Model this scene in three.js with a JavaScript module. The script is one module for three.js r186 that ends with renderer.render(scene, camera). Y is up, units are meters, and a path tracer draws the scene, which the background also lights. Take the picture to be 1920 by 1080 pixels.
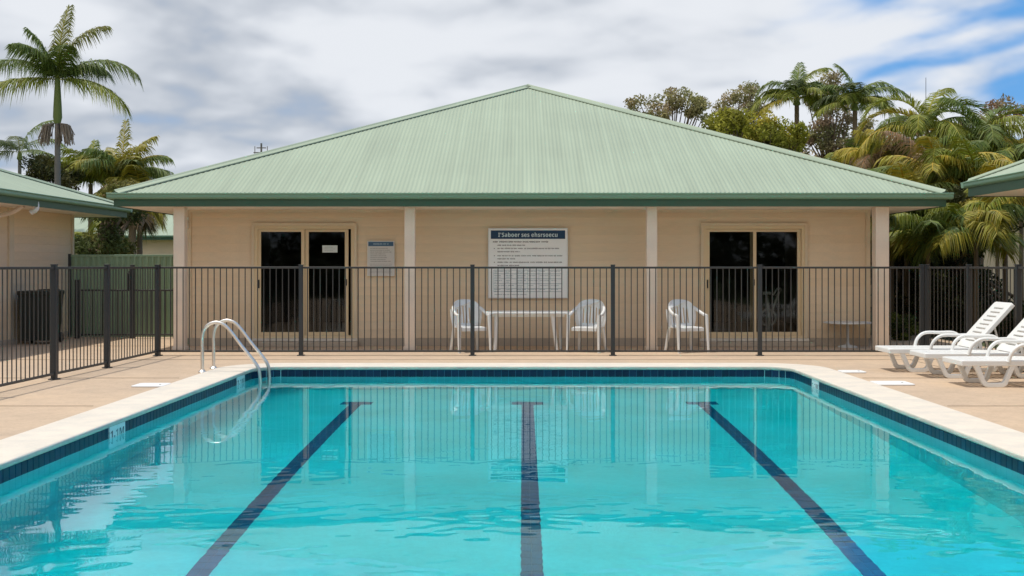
import * as THREE from 'three';
import { mergeGeometries } from 'three/addons/utils/BufferGeometryUtils.js';
import { RoundedBoxGeometry } from 'three/addons/geometries/RoundedBoxGeometry.js';

// ------------------------------------------------------------------ camera, sky, sun, exposure
const scene = new THREE.Scene();
const camera = new THREE.PerspectiveCamera(28.84, 16 / 9, 0.1, 900);
camera.position.set(0, 1.5, 0);
camera.lookAt(0, 1.5, -10);
camera.setViewOffset(1920, 1080, -20, 41, 1920, 1080);
const renderer = new THREE.WebGLRenderer({ antialias: true });
renderer.setSize(1024, 576);
renderer.toneMapping = THREE.LinearToneMapping;
renderer.toneMappingExposure = 1.52;
renderer.shadowMap.enabled = true;
renderer.shadowMap.type = THREE.PCFSoftShadowMap;

const SUN = new THREE.Vector3(-0.25, 0.95, 0.05).normalize();
const sun = new THREE.DirectionalLight(new THREE.Color(1.0, 0.95, 0.86), 1.95);
sun.position.copy(SUN).multiplyScalar(60).add(new THREE.Vector3(0, 0, -18));
sun.target.position.set(0, 0, -18);
sun.castShadow = true;
sun.shadow.radius = 3;
sun.shadow.mapSize.set(4096, 4096);
Object.assign(sun.shadow.camera, { left: -32, right: 32, top: 40, bottom: -40, near: 1, far: 140 });
scene.add(sun, sun.target);

// ------------------------------------------------------------------ random numbers and noise
function rng(seed) { let a = seed >>> 0; return () => { a = (a + 0x6d2b79f5) | 0; let t = Math.imul(a ^ (a >>> 15), 1 | a); t = (t + Math.imul(t ^ (t >>> 7), 61 | t)) ^ t; return ((t ^ (t >>> 14)) >>> 0) / 4294967296; }; }
const R0 = rng(7);
const PERM = new Uint8Array(512); { const p = [...Array(256).keys()]; for (let i = 255; i > 0; i--) { const j = Math.floor(R0() * (i + 1)); [p[i], p[j]] = [p[j], p[i]]; } for (let i = 0; i < 512; i++) PERM[i] = p[i & 255]; }
const sm = (a, b, x) => { const t = Math.min(1, Math.max(0, (x - a) / (b - a))); return t * t * (3 - 2 * t); };
const lerp = (a, b, t) => a + (b - a) * t;
function vnoise(x, y, wrap = 256) {                 // value noise, 0..1, repeats every wrap cells
  const xi = Math.floor(x), yi = Math.floor(y), fx = x - xi, fy = y - yi, u = fx * fx * (3 - 2 * fx), v = fy * fy * (3 - 2 * fy);
  const m = (i) => ((i % wrap) + wrap) % wrap & 255;
  const h = (i, j) => PERM[PERM[m(i)] + m(j)] / 255;
  return lerp(lerp(h(xi, yi), h(xi + 1, yi), u), lerp(h(xi, yi + 1), h(xi + 1, yi + 1), u), v);
}
function fbm(x, y, oct, wrap = 256) { let s = 0, a = 0.5, n = 0; for (let i = 0; i < oct; i++) { s += a * vnoise(x + i * 17.3 * 0, y, wrap); n += a; x *= 2; y *= 2; wrap *= 2; if (wrap > 256) wrap = 256; a *= 0.5; } return s / n; }

// ------------------------------------------------------------------ the sky: a bank of soft grey-white cloud, open blue to the right
{
  const W = 3072, H = 1536, data = new Float32Array(W * H * 4);
  for (let j = 0; j < H; j++) {
    const el = ((j + 0.5) / H - 0.5) * Math.PI, y = Math.sin(el), ce = Math.cos(el);
    for (let i = 0; i < W; i++) {
      const az = ((i + 0.5) / W - 0.5) * 2 * Math.PI, x = Math.cos(az) * ce, z = Math.sin(az) * ce, o = (j * W + i) * 4;
      let r, g, b;
      if (y < -0.01) { r = 0.30; g = 0.29; b = 0.25; } else {
        const yy = Math.max(y, 0);
        // clear sky
        const t = Math.pow(1 - yy, 5);
        r = lerp(0.068, 0.115, t); g = lerp(0.205, 0.31, t); b = lerp(0.46, 0.57, t);
        // cloud layer seen in perspective
        const k = 1 / (yy + 0.16), px = x * k * 2.0 + 31.7, pz = z * k * 2.0 + 57.2;
        const wx = fbm(px * 0.6 + 3.1, pz * 0.6 + 8.2, 4) - 0.5, wz = fbm(px * 0.6 + 13.7, pz * 0.6 + 1.9, 4) - 0.5;
        const big = fbm(px * 0.62 + wx * 1.5 + 5.5, pz * 0.62 + wz * 1.5, 5);
        const fine = fbm(px * 2.2 + wx * 1.5, pz * 2.2 + wz * 1.5, 6);
        // the blue opening lies to the right of the building and goes on round that side
        const q = (x * 0.86 + (-z) * 0.20 + yy * 0.25) - 0.56;
        const open = sm(-0.26, 0.16, q) * (1 - sm(0.55, 0.9, q + 0.15 * wx));
        // feathered streaks rising towards the right
        const u2 = Math.atan2(x, -z) * 4.2, v2 = el * 22 - u2 * 0.95;
        const streak = fbm(u2 * 1.0 + wx * 1.1 + 41, v2 * 1.5 + wz * 1.8 + 64, 6);
        let cov = 0.985 - open * 0.83 + (big - 0.5) * 0.9 + (fine - 0.5) * 0.85 + (streak - 0.5) * 2.2 * sm(0.0, 0.6, open);
        cov = sm(0.10, 0.88, cov);
        const shade = sm(0.30, 0.64, big * 0.55 + fine * 0.45 + open * 0.10);
        const lum = lerp(0.315, 0.55, shade);
        const cr = lum * lerp(0.93, 0.975, shade), cg = lum * 1.0, cb = lum * lerp(1.11, 1.04, shade);
        r = lerp(r, cr, cov * 0.96); g = lerp(g, cg, cov * 0.96); b = lerp(b, cb, cov * 0.96);
        const hz = Math.pow(1 - yy, 18) * 0.28; r = lerp(r, 0.53, hz); g = lerp(g, 0.59, hz); b = lerp(b, 0.68, hz);
      }
      data[o] = r * 1.03; data[o + 1] = g * 1.03; data[o + 2] = b * 1.03; data[o + 3] = 1;
    }
  }
  const tex = new THREE.DataTexture(data, W, H, THREE.RGBAFormat, THREE.FloatType);
  tex.mapping = THREE.EquirectangularReflectionMapping; tex.magFilter = tex.minFilter = THREE.LinearFilter; tex.colorSpace = THREE.LinearSRGBColorSpace; tex.needsUpdate = true;
  scene.background = tex; scene.environment = tex;
}

// ------------------------------------------------------------------ builders
const names = {};
const numbered = (n) => { const k = (names[n] = (names[n] ?? -1) + 1); return k ? n + '_' + String(k).padStart(3, '0') : n; };
function tag(o, label, category, group, kind) { if (label) o.userData.label = label; if (category) o.userData.category = category; if (group) o.userData.group = group; if (kind) o.userData.kind = kind; return o; }
function base(name, [x, y, z] = [0, 0, 0], turn = 0) { const o = new THREE.Group(); o.name = numbered(name); o.position.set(x, y, z); o.rotation.y = turn; scene.add(o); return o; }
function mesh(name, geo, mat, parent = scene) {
  if (Array.isArray(geo)) geo = geo.length > 1 ? mergeGeometries(geo.map((g) => { const n = g.index ? g.toNonIndexed() : g; for (const k of Object.keys(n.attributes)) if (!['position', 'normal', 'uv', 'color'].includes(k)) n.deleteAttribute(k); return n; })) : geo[0];
  const m = new THREE.Mesh(geo, mat); m.name = parent === scene ? numbered(name) : name; m.castShadow = m.receiveShadow = true; parent.add(m); return m;
}
function part(parent, name, geo, mat, x = 0, y = 0, z = 0, ry = 0) { const m = mesh(name, geo, mat, parent); m.position.set(x, y, z); m.rotation.y = ry; return m; }
const V = (x, y, z) => new THREE.Vector3(x, y, z);
// uv in metres from the dominant axis of each normal
function metric(g) {
  const p = g.attributes.position, n = g.attributes.normal, uv = new Float32Array(p.count * 2);
  for (let i = 0; i < p.count; i++) { const ax = Math.abs(n.getX(i)), ay = Math.abs(n.getY(i)), az = Math.abs(n.getZ(i)); const [u, v] = ay >= ax && ay >= az ? [p.getX(i), p.getZ(i)] : ax >= az ? [p.getZ(i), p.getY(i)] : [p.getX(i), p.getY(i)]; uv[i * 2] = u; uv[i * 2 + 1] = v; }
  g.setAttribute('uv', new THREE.BufferAttribute(uv, 2)); return g;
}
const box = (w, h, d, x = 0, y = 0, z = 0) => metric(new THREE.BoxGeometry(w, h, d).translate(x, y, z));
const rbox = (w, h, d, r, x = 0, y = 0, z = 0) => metric(new RoundedBoxGeometry(w, h, d, 2, r).translate(x, y, z));
function tube(pts, r, seg = 24, rad = 8, curve) { return new THREE.TubeGeometry(curve ?? new THREE.CatmullRomCurve3(pts, false, 'centripetal'), seg, r, rad); }
function taper(a, b, r0, r1, rad = 8) { const d = b.clone().sub(a), g = new THREE.CylinderGeometry(r1, r0, d.length(), rad, 1); g.translate(0, d.length() / 2, 0); g.applyQuaternion(new THREE.Quaternion().setFromUnitVectors(V(0, 1, 0), d.normalize())); return g.translate(a.x, a.y, a.z); }
function extrude(shape, depth, bevel = 0, seg = 2, curveSegments = 10) { return new THREE.ExtrudeGeometry(shape, { depth, bevelEnabled: bevel > 0, bevelThickness: bevel, bevelSize: bevel, bevelOffset: -bevel, bevelSegments: seg, curveSegments }); }
function rrect(x0, y0, x1, y1, r, path = new THREE.Shape()) {
  path.moveTo(x0 + r, y0); path.lineTo(x1 - r, y0); path.absarc(x1 - r, y0 + r, r, -Math.PI / 2, 0); path.lineTo(x1, y1 - r); path.absarc(x1 - r, y1 - r, r, 0, Math.PI / 2);
  path.lineTo(x0 + r, y1); path.absarc(x0 + r, y1 - r, r, Math.PI / 2, Math.PI); path.lineTo(x0, y0 + r); path.absarc(x0 + r, y0 + r, r, Math.PI, Math.PI * 1.5); return path;
}

// ------------------------------------------------------------------ textures and materials
function dataTex(n, fn, { srgb = false, repeat = 1, w = n, h = n } = {}) {
  const d = new Uint8Array(w * h * 4);
  for (let j = 0; j < h; j++) for (let i = 0; i < w; i++) { const c = fn(i / w, j / h), o = (j * w + i) * 4; d[o] = c[0] * 255; d[o + 1] = c[1] * 255; d[o + 2] = c[2] * 255; d[o + 3] = 255; }
  const t = new THREE.DataTexture(d, w, h); t.wrapS = t.wrapT = THREE.RepeatWrapping; t.magFilter = THREE.LinearFilter; t.minFilter = THREE.LinearMipmapLinearFilter; t.generateMipmaps = true; if (srgb) t.colorSpace = THREE.SRGBColorSpace; t.repeat.set(repeat, repeat); t.needsUpdate = true; return t;
}
const grey = (v) => { v = Math.min(1, Math.max(0, v)); return [v, v, v]; };
const cl = (v) => Math.min(1, Math.max(0, v));
const grainTex = dataTex(512, (u, v) => grey(0.5 + (fbm(u * 64, v * 64, 3, 64) - 0.5) * 0.9), { repeat: 1 });
const mottle = (amp, warm, seed, cells = 8) => dataTex(1024, (u, v) => {
  const a = fbm(u * cells + seed, v * cells + seed * 1.7, 6, cells) - 0.5, f = fbm(u * 128 + seed, v * 128, 2, 128) - 0.5, s = 1 + amp * (a * 1.6 + f * 0.55);
  return [cl(0.86 * s * (1 + warm * a)), cl(0.86 * s), cl(0.86 * s * (1 - warm * a))];
}, { repeat: 1 });
const deckTex = (() => {      // worn pebble-textured concrete, 7 m per repeat
  const R = rng(31), spots = [...Array(70)].map(() => [R(), R(), 0.006 + R() * 0.035, R() - 0.6]);
  return dataTex(2048, (u, v) => {
    const a = fbm(u * 6, v * 6, 6, 6) - 0.5, m = fbm(u * 40 + 9, v * 40 + 3, 3, 40) - 0.5, f = vnoise(u * 256, v * 256, 256) - 0.5;
    let s = 0.83 + a * 0.22 + m * 0.13 + f * 0.09;
    const sp = vnoise(u * 200 + 3, v * 200, 200); if (sp > 0.9) s -= 0.1;
    return [cl(s * (1.0 + a * 0.04)), cl(s), cl(s * (1 - a * 0.08))];
  }, { repeat: 1 / 7 });
})();
const paintTex = mottle(0.10, 0.05, 3); paintTex.repeat.set(0.4, 0.4);
const plasterTex = mottle(0.16, -0.05, 11); plasterTex.repeat.set(0.25, 0.25);
const copingTex = mottle(0.14, 0.05, 23, 16); copingTex.repeat.set(0.4, 0.4);
const grainRep = (n) => { const t = grainTex.clone(); t.repeat.set(n, n); t.needsUpdate = true; return t; };
const grain4 = grainRep(2), grain1 = grainRep(0.7);
const col = (r, g, b) => new THREE.Color().setRGB(r, g, b);
const M = {};
const std = (name, r, g, b, rough, extra = {}) => { const m = new THREE.MeshPhysicalMaterial({ color: col(r, g, b), roughness: rough, ...extra }); m.name = name; return (M[name] = m); };
std('deck', 0.69, 0.515, 0.36, 0.9, { map: deckTex, bumpMap: grain4, bumpScale: 0.004 });
std('coping', 0.84, 0.755, 0.64, 0.75, { map: copingTex, bumpMap: grain4, bumpScale: 0.0015 });
std('plaster', 0.50, 0.97, 0.99, 0.8, { map: plasterTex });
std('navyTile', 0.004, 0.032, 0.082, 0.35, { specularIntensity: 0.7 });
std('navyTile2', 0.0035, 0.025, 0.066, 0.35, { specularIntensity: 0.7 });
std('navyTile3', 0.006, 0.042, 0.104, 0.35, { specularIntensity: 0.7 });
std('grout', 0.045, 0.20, 0.32, 0.8);
std('laneTile', 0.002, 0.105, 0.235, 0.4);
std('laneTile2', 0.002, 0.09, 0.205, 0.4);
std('laneGrout', 0.14, 0.28, 0.36, 0.8);
std('wall', 0.95, 0.745, 0.515, 0.8, { map: paintTex, bumpMap: grain1, bumpScale: 0.0012 });
std('board1', 0.95, 0.745, 0.515, 0.7, { bumpMap: grain1, bumpScale: 0.0012, map: paintTex });
std('board2', 0.935, 0.73, 0.50, 0.7, { bumpMap: grain1, bumpScale: 0.0012, map: paintTex });
std('board3', 0.955, 0.755, 0.53, 0.7, { bumpMap: grain1, bumpScale: 0.0012, map: paintTex });
std('trim', 0.84, 0.69, 0.49, 0.6, { map: paintTex });
std('column', 0.95, 0.79, 0.64, 0.65, { map: paintTex });
std('soffit', 0.86, 0.77, 0.66, 0.75);
std('doorFrame', 0.74, 0.58, 0.36, 0.5);
std('darkSeal', 0.02, 0.02, 0.02, 0.6);
std('glass', 0.60, 0.62, 0.61, 0.03, { transmission: 1, thickness: 0, ior: 1.5, specularIntensity: 0.7 });
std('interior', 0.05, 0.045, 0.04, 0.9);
std('slab', 0.58, 0.48, 0.37, 0.9, { map: copingTex });
const streakTex = dataTex(1024, (u, v) => { const a = fbm(u * 96, v * 3, 3, 96) - 0.5, b = fbm(u * 6, v * 6, 5, 6) - 0.5; const s = 0.89 + a * 0.17 + b * 0.17; return [cl(s), cl(s), cl(s * 0.99)]; }, { repeat: 0.12 });
std('roof', 0.375, 0.447, 0.328, 0.6, { map: streakTex });
std('roofCap', 0.355, 0.425, 0.31, 0.6, { map: streakTex });
std('gutter', 0.185, 0.32, 0.215, 0.4);
std('fascia', 0.042, 0.10, 0.056, 0.5);
std('fence', 0.046, 0.046, 0.044, 0.42);
std('fencePost', 0.033, 0.038, 0.042, 0.40);
std('steel', 0.78, 0.74, 0.69, 0.38, { metalness: 1 });
std('plastic', 0.82, 0.82, 0.80, 0.38);
std('plasticOld', 0.70, 0.70, 0.68, 0.45);
std('bin', 0.012, 0.017, 0.014, 0.5);
std('colorbond', 0.29, 0.43, 0.28, 0.55, { map: paintTex });
std('lid', 0.80, 0.79, 0.77, 0.6);
std('lampWhite', 0.8, 0.8, 0.78, 0.4);
std('grass', 0.085, 0.105, 0.035, 1, { map: mottle(0.5, 0.25, 40) });
std('soil', 0.20, 0.15, 0.10, 1, { map: mottle(0.4, 0.1, 41) });
std('trunkGrey', 0.27, 0.235, 0.20, 0.95, { bumpMap: grain4, bumpScale: 0.02 });
std('trunkBrown', 0.25, 0.175, 0.11, 0.95, { bumpMap: grain4, bumpScale: 0.02 });
std('crownshaft', 0.17, 0.21, 0.045, 0.6);
std('seedStalk', 0.38, 0.29, 0.22, 0.95);
std('petiole', 0.33, 0.28, 0.09, 0.7, { vertexColors: false });
std('leaf', 1, 1, 1, 0.55, { vertexColors: true, side: THREE.DoubleSide, transmission: 0.45, thickness: 0, specularIntensity: 0.5 });
std('leafDull', 1, 1, 1, 0.85, { vertexColors: true, side: THREE.DoubleSide, transmission: 0.4, thickness: 0, specularIntensity: 0.3 });
M.roof.side = M.roofCap.side = THREE.DoubleSide;

// ------------------------------------------------------------------ ground, deck, pool
const PX = 3.97, PZ0 = -16.70, PZ1 = -1.3, PR = 0.42, WATER = -0.145;   // pool basin
const shapeXZ = (x0, z0, x1, z1, r) => rrect(x0, -z1, x1, -z0, r);       // shape plane (x, -z)
const flat = (shape, y) => { const g = new THREE.ShapeGeometry(shape, 10); g.rotateX(-Math.PI / 2); g.translate(0, y, 0); return g; };
{
  const s = new THREE.Shape(); s.moveTo(-420, -420); s.lineTo(420, -420); s.lineTo(420, 420); s.lineTo(-420, 420); s.closePath();
  const h = new THREE.Path(); rrect(-4.3, 1.0, 4.3, 17.0, 0.3, h); s.holes.push(h);
  const g = flat(s, -0.03); const uv = g.attributes.uv; for (let i = 0; i < uv.count; i++) uv.setXY(i, uv.getX(i) * 0.2, uv.getY(i) * 0.2);
  tag(mesh('ground', g, M.grass), 'rough grass and soil ground around the houses and beneath the palms', 'ground', null, 'structure');
}
{
  const s = new THREE.Shape(); rrect(-10.2, -9, 8.6, 24.3, 0.02, s);
  const h = new THREE.Path(); rrect(-PX - 0.40, -PZ1 - 0.4, PX + 0.40, -PZ0 + 0.45, PR + 0.45, h); s.holes.push(h);
  tag(mesh('pool_deck', flat(s, 0), M.deck), 'tan textured concrete paving surrounding the pool and running to the building', 'paving', null, 'structure');
}
{
  const deck = scene.children.find((o) => o.name === 'pool_deck'), J = std('joint', 0.30, 0.235, 0.17, 0.95), q = (w, d, x, z) => part(deck, 'control_joint', box(w, 0.004, d), J, x, 0.0025, z);
  for (const z of [-17.95, -21.0]) q(18.6, 0.010, -0.8, z);
  for (const x of [-8.3, 6.2]) q(0.010, 8.6, x, -13.6);
  for (const z of [-15.0, -12.0]) for (const [x, w] of [[-7.3, 5.4], [6.5, 3.9]]) q(w, 0.010, x, z);
}
const pool = base('swimming_pool');
tag(pool, 'long rectangular swimming pool with pale coping and navy waterline tiles', 'pool', null, 'structure');
// outline of the basin from near left, up the left side, across the far end, down the right side
function outline(off, step) {
  const x = PX + off, z0 = PZ0 - off, r = PR + off, pts = [], n = V(0, 0, 0);
  const push = (px, pz, nx, nz) => pts.push([px, pz, nx, nz]);
  const lineN = (ax, az, bx, bz, nx, nz) => { const L = Math.hypot(bx - ax, bz - az), k = Math.max(1, Math.round(L / step)); for (let i = 0; i < k; i++) push(lerp(ax, bx, i / k), lerp(az, bz, i / k), nx, nz); };
  lineN(-x, PZ1, -x, z0 + r, 1, 0);
  const arcN = (cx, cz, a0, a1) => { const k = Math.max(4, Math.round(r * Math.abs(a1 - a0) / step)); for (let i = 0; i < k; i++) { const a = lerp(a0, a1, i / k); push(cx + r * Math.cos(a), cz - r * Math.sin(a), -Math.cos(a), Math.sin(a)); } };
  arcN(-x + r, z0 + r, Math.PI, Math.PI / 2);
  lineN(-x + r, z0, x - r, z0, 0, 1);
  arcN(x - r, z0 + r, Math.PI / 2, 0);
  lineN(x, z0 + r, x, PZ1, -1, 0);
  push(x, PZ1, -1, 0);
  return pts;
}
const floorY = (z) => WATER - lerp(1.55, 1.85, cl((z + 16.7) / 12));
{ // shell walls
  const pts = outline(0, 0.3); pts.push([-PX, PZ1, 1, 0]);
  const pos = [], idx = [], uv = [], nor = []; let s = 0;
  pts.forEach(([x, z, nx, nz], i) => { if (i) s += Math.hypot(x - pts[i - 1][0], z - pts[i - 1][1]); pos.push(x, -0.02, z, x, floorY(z) - 0.02, z); uv.push(s, 0, s, 2); nor.push(nx, 0, nz, nx, 0, nz); if (i) { const a = 2 * i - 2; idx.push(a, a + 1, a + 2, a + 1, a + 3, a + 2); } });
  const g = new THREE.BufferGeometry(); g.setAttribute('position', new THREE.Float32BufferAttribute(pos, 3)); g.setAttribute('normal', new THREE.Float32BufferAttribute(nor, 3)); g.setAttribute('uv', new THREE.Float32BufferAttribute(uv, 2)); g.setIndex(idx);
  const m = M.plaster.clone(); m.side = THREE.DoubleSide; mesh('pool_wall', g, m, pool);
  const f = new THREE.PlaneGeometry(2 * PX + 0.02, PZ1 - PZ0 + 0.02, 4, 24); f.rotateX(-Math.PI / 2); f.translate(0, 0, (PZ0 + PZ1) / 2); const p = f.attributes.position; for (let i = 0; i < p.count; i++) p.setY(i, floorY(p.getZ(i))); f.computeVertexNormals(); metric(f); mesh('pool_floor', f, M.plaster, pool);
}
{ // coping: bull-nosed cream edge all round
  const s = rrect(-PX - 0.52, -PZ1 - 0.5, PX + 0.52, -PZ0 + 0.56, PR + 0.5), h = new THREE.Path(); rrect(-PX + 0.035, -PZ1 + 0.03, PX - 0.035, -PZ0 - 0.035, PR - 0.03, h); s.holes.push(h);
  const g = extrude(s, 0.018, 0.018, 4, 14); g.rotateX(-Math.PI / 2); g.translate(0, -0.025, 0); metric(g); mesh('coping', g, M.coping, pool);
}
{ // waterline tiles
  const tg = rbox(0.098, 0.118, 0.012, 0.003), pts = outline(-0.008, 0.1055), mats = [M.navyTile, M.navyTile2, M.navyTile3], R = rng(5), far = [];
  const gp = outline(-0.003, 0.1), pos = [], nor = [], idx = [];
  gp.forEach(([x, z, nx, nz], i) => { pos.push(x, -0.03, z, x, -0.20, z); nor.push(nx, 0, nz, nx, 0, nz); if (i) { const a = 2 * i - 2; idx.push(a, a + 1, a + 2, a + 1, a + 3, a + 2); } });
  const gg = new THREE.BufferGeometry(); gg.setAttribute('position', new THREE.Float32BufferAttribute(pos, 3)); gg.setAttribute('normal', new THREE.Float32BufferAttribute(nor, 3)); gg.setIndex(idx); const gm = M.grout.clone(); gm.side = THREE.DoubleSide; mesh('grout_band', gg, gm, pool);
  for (const [x, z, nx, nz] of pts) {
    const ry = Math.atan2(nx, nz);
    if (z > -7.6) { const c = tg.clone(); c.rotateY(ry); c.translate(x, -0.108, z); far.push(c); } else part(pool, 'waterline_tile', tg, mats[Math.floor(R() * 3)], x, -0.108, z, ry);
  }
  tag(mesh('waterline_tile', far, M.navyTile, pool), null, null, null, 'stuff');
}
{ // three lane lines of dark tiles with a cross bar at the far end
  const tl = rbox(0.077, 0.010, 0.156, 0.003), tb = rbox(0.103, 0.010, 0.27, 0.003), R = rng(9);
  for (const lx of [-2.25, 0.065, 2.43]) {
    const line = new THREE.Group(); line.name = 'lane_line'; pool.add(line);
    const zT = -15.13, bed = new THREE.PlaneGeometry(0.158, 13.2, 1, 24); bed.rotateX(-Math.PI / 2); bed.translate(lx, 0, zT + 0.08 + 6.6); const p = bed.attributes.position; for (let i = 0; i < p.count; i++) p.setY(i, floorY(p.getZ(i)) + 0.004); bed.computeVertexNormals(); mesh('joint_bed', bed, M.laneGrout, line);
    for (let k = 0; k < 82; k++) for (const s of [-1, 1]) { const z = zT + 0.16 + k * 0.16; part(line, 'lane_tile', tl, R() < 0.5 ? M.laneTile : M.laneTile2, lx + s * 0.0395, floorY(z) + 0.007, z); }
    for (let k = 0; k < 4; k++) part(line, 'lane_tile', tb, M.laneTile, lx + (k - 1.5) * 0.106, floorY(zT) + 0.008, zT - 0.06);
  }
}
{ // depth markers on the tile band
  const c = document.createElement('canvas'); c.width = 256; c.height = 192; const x = c.getContext('2d'); x.fillStyle = '#f2f5f4'; x.fillRect(0, 0, 256, 192); x.fillStyle = '#0d2740'; x.font = 'bold 118px sans-serif'; x.textAlign = 'center'; x.textBaseline = 'middle'; x.fillText('1.1M', 128, 100, 236); x.strokeStyle = '#dfe6e4'; x.lineWidth = 5; x.beginPath(); x.moveTo(128, 0); x.lineTo(128, 192); x.stroke();
  const t = new THREE.CanvasTexture(c); t.colorSpace = THREE.SRGBColorSpace;
  const mm = new THREE.MeshPhysicalMaterial({ map: t, roughness: 0.3 }); mm.name = 'depthPlate';
  for (const [sx, z, w] of [[-1, -10.9, 0.42], [-1, -15.68, 0.42], [1, -15.1, 0.34]]) part(pool, 'depth_marker', new THREE.BoxGeometry(w, 0.15, 0.012), mm, sx * (PX - 0.022), -0.112, z, -sx * Math.PI / 2);
}
{ // the water: one body with a faintly rippled top
  const x0 = -PX - 0.06, x1 = PX + 0.06, z0 = PZ0 - 0.06, z1 = PZ1 + 0.06, nx = 170, nz = 760, pos = [], nor = [], idx = [];
  const R = rng(77), waves = [];
  for (let i = 0; i < 26; i++) { const lam = 0.28 * Math.pow(7, R()), th = (R() - 0.5) * 0.7 + (R() < 0.12 ? 1.0 : 0), k = 2 * Math.PI / lam; waves.push([k * Math.sin(th), k * Math.cos(th), 0.0011 * Math.pow(lam / 0.6, 0.35), R() * 6.28]); }
  const small = []; for (let i = 0; i < 16; i++) { const lam = 0.10 + 0.17 * R(), th = (R() - 0.5) * 1.3, k = 2 * Math.PI / lam; small.push([k * Math.sin(th), k * Math.cos(th), 0.0016, R() * 6.28]); }
  const slope = (x, z) => {
    const amp = lerp(0.34, 0.95, sm(-13.0, -6.0, z)) * (0.45 + 1.1 * fbm(x * 0.35 + 60, z * 0.55 + 90, 3)), wx = 1.2 * (fbm(x * 0.5 + 3, z * 0.5 + 70, 2) - 0.5), wz = 1.2 * (fbm(x * 0.5 + 33, z * 0.5 + 7, 2) - 0.5);
    let a = 0, b = 0; for (const [kx, kz, s, ph] of waves) { const c = Math.cos(kx * (x + wx) + kz * (z + wz) + ph) * s / Math.hypot(kx, kz); a += kx * c; b += kz * c; }
    a *= amp; b *= amp; const gust = sm(0.38, 0.66, fbm(x * 0.45 + 11, z * 0.7 + 23, 4)), am2 = lerp(0.22, 1.0, gust) * lerp(0.65, 1.0, sm(-14, -8, z));
    for (const [kx, kz, s, ph] of small) { const c = Math.cos(kx * (x + wx * 0.3) + kz * (z + wz * 0.3) + ph) * s / Math.hypot(kx, kz) * am2; a += kx * c; b += kz * c; }
    return [a, b];
  };
  for (let j = 0; j <= nz; j++) for (let i = 0; i <= nx; i++) { const x = lerp(x0, x1, i / nx), z = lerp(z0, z1, j / nz), [a, b] = slope(x, z), l = 1 / Math.hypot(a, 1, b); pos.push(x, WATER, z); nor.push(-a * l, l, -b * l); }
  for (let j = 0; j < nz; j++) for (let i = 0; i < nx; i++) { const a = j * (nx + 1) + i, b = a + 1, c = a + nx + 1, d = c + 1; idx.push(a, c, b, b, c, d); }
  const yb = -2.35, bx = pos.length / 3;
  const quad = (p, n) => { const o = pos.length / 3; for (const q of p) { pos.push(...q); nor.push(...n); } idx.push(o, o + 1, o + 2, o, o + 2, o + 3); };
  quad([[x0, WATER, z1], [x1, WATER, z1], [x1, yb, z1], [x0, yb, z1]].reverse(), [0, 0, 1]);
  quad([[x1, WATER, z0], [x0, WATER, z0], [x0, yb, z0], [x1, yb, z0]].reverse(), [0, 0, -1]);
  quad([[x0, WATER, z0], [x0, WATER, z1], [x0, yb, z1], [x0, yb, z0]].reverse(), [-1, 0, 0]);
  quad([[x1, WATER, z1], [x1, WATER, z0], [x1, yb, z0], [x1, yb, z1]].reverse(), [1, 0, 0]);
  quad([[x0, yb, z0], [x0, yb, z1], [x1, yb, z1], [x1, yb, z0]].reverse(), [0, -1, 0]);
  const g = new THREE.BufferGeometry(); g.setAttribute('position', new THREE.Float32BufferAttribute(pos, 3)); g.setAttribute('normal', new THREE.Float32BufferAttribute(nor, 3)); g.setIndex(idx);
  const m = new THREE.MeshPhysicalMaterial({ color: 0xffffff, roughness: 0.0, transmission: 1, thickness: 1.5, ior: 1.333, attenuationColor: col(0.24, 0.965, 0.98), attenuationDistance: 1.05 }); m.name = 'water';
  tag(mesh('water', g, m), 'clear turquoise pool water with faint ripples and mirrored building', 'water', null, 'structure');
}

// ------------------------------------------------------------------ hip-roofed houses
function corrugated(W, run, vmax, pitch, wave, amp, per) {   // one roof plane: eave along x at z = 0, rising towards -z
  const n = Math.round(W / wave) * per, pos = [], idx = [], uv = [], t = Math.tan(pitch), c = Math.cos(pitch), s = Math.sin(pitch);
  for (let i = 0; i <= n; i++) { const u = -W / 2 + W * i / n, a = amp * Math.cos(2 * Math.PI * u / wave), v = Math.max(vmax(u), 0.0005);
    for (const q of [0, 1]) { const vv = v * q; pos.push(u, vv * t + a * c, -vv + a * s); uv.push(u, vv); } if (i) { const k = 2 * i; idx.push(k - 2, k, k - 1, k, k + 1, k - 1); } }
  const g = new THREE.BufferGeometry(); g.setAttribute('position', new THREE.Float32BufferAttribute(pos, 3)); g.setAttribute('uv', new THREE.Float32BufferAttribute(uv, 2)); g.setIndex(idx); g.computeVertexNormals(); return g;
}
function capStrip(A, B, wl, wr, up, half, lift) {             // folded metal capping from A to B; wl, wr point down the two roof planes
  const prof = [[-1, -0.012], [-0.985, 0.006], [-0.22, 0.006], [-0.1, 0.022], [0, 0.028], [0.1, 0.022], [0.22, 0.006], [0.985, 0.006], [1, -0.012]], pos = [], idx = [], uv = [];
  for (const P of [A, B]) for (const [s, h] of prof) { const w = s < 0 ? wl : wr, p = P.clone().addScaledVector(w, Math.abs(s) * half).addScaledVector(up, h + lift); pos.push(p.x, p.y, p.z); uv.push(s * half, P === A ? 0 : A.distanceTo(B)); }
  const n = prof.length; for (let i = 0; i < n - 1; i++) idx.push(i, i + 1, i + n, i + 1, i + n + 1, i + n);
  let g = new THREE.BufferGeometry(); g.setAttribute('position', new THREE.Float32BufferAttribute(pos, 3)); g.setAttribute('uv', new THREE.Float32BufferAttribute(uv, 2)); g.setIndex(idx); g = g.toNonIndexed(); g.computeVertexNormals(); return g;
}
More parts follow.
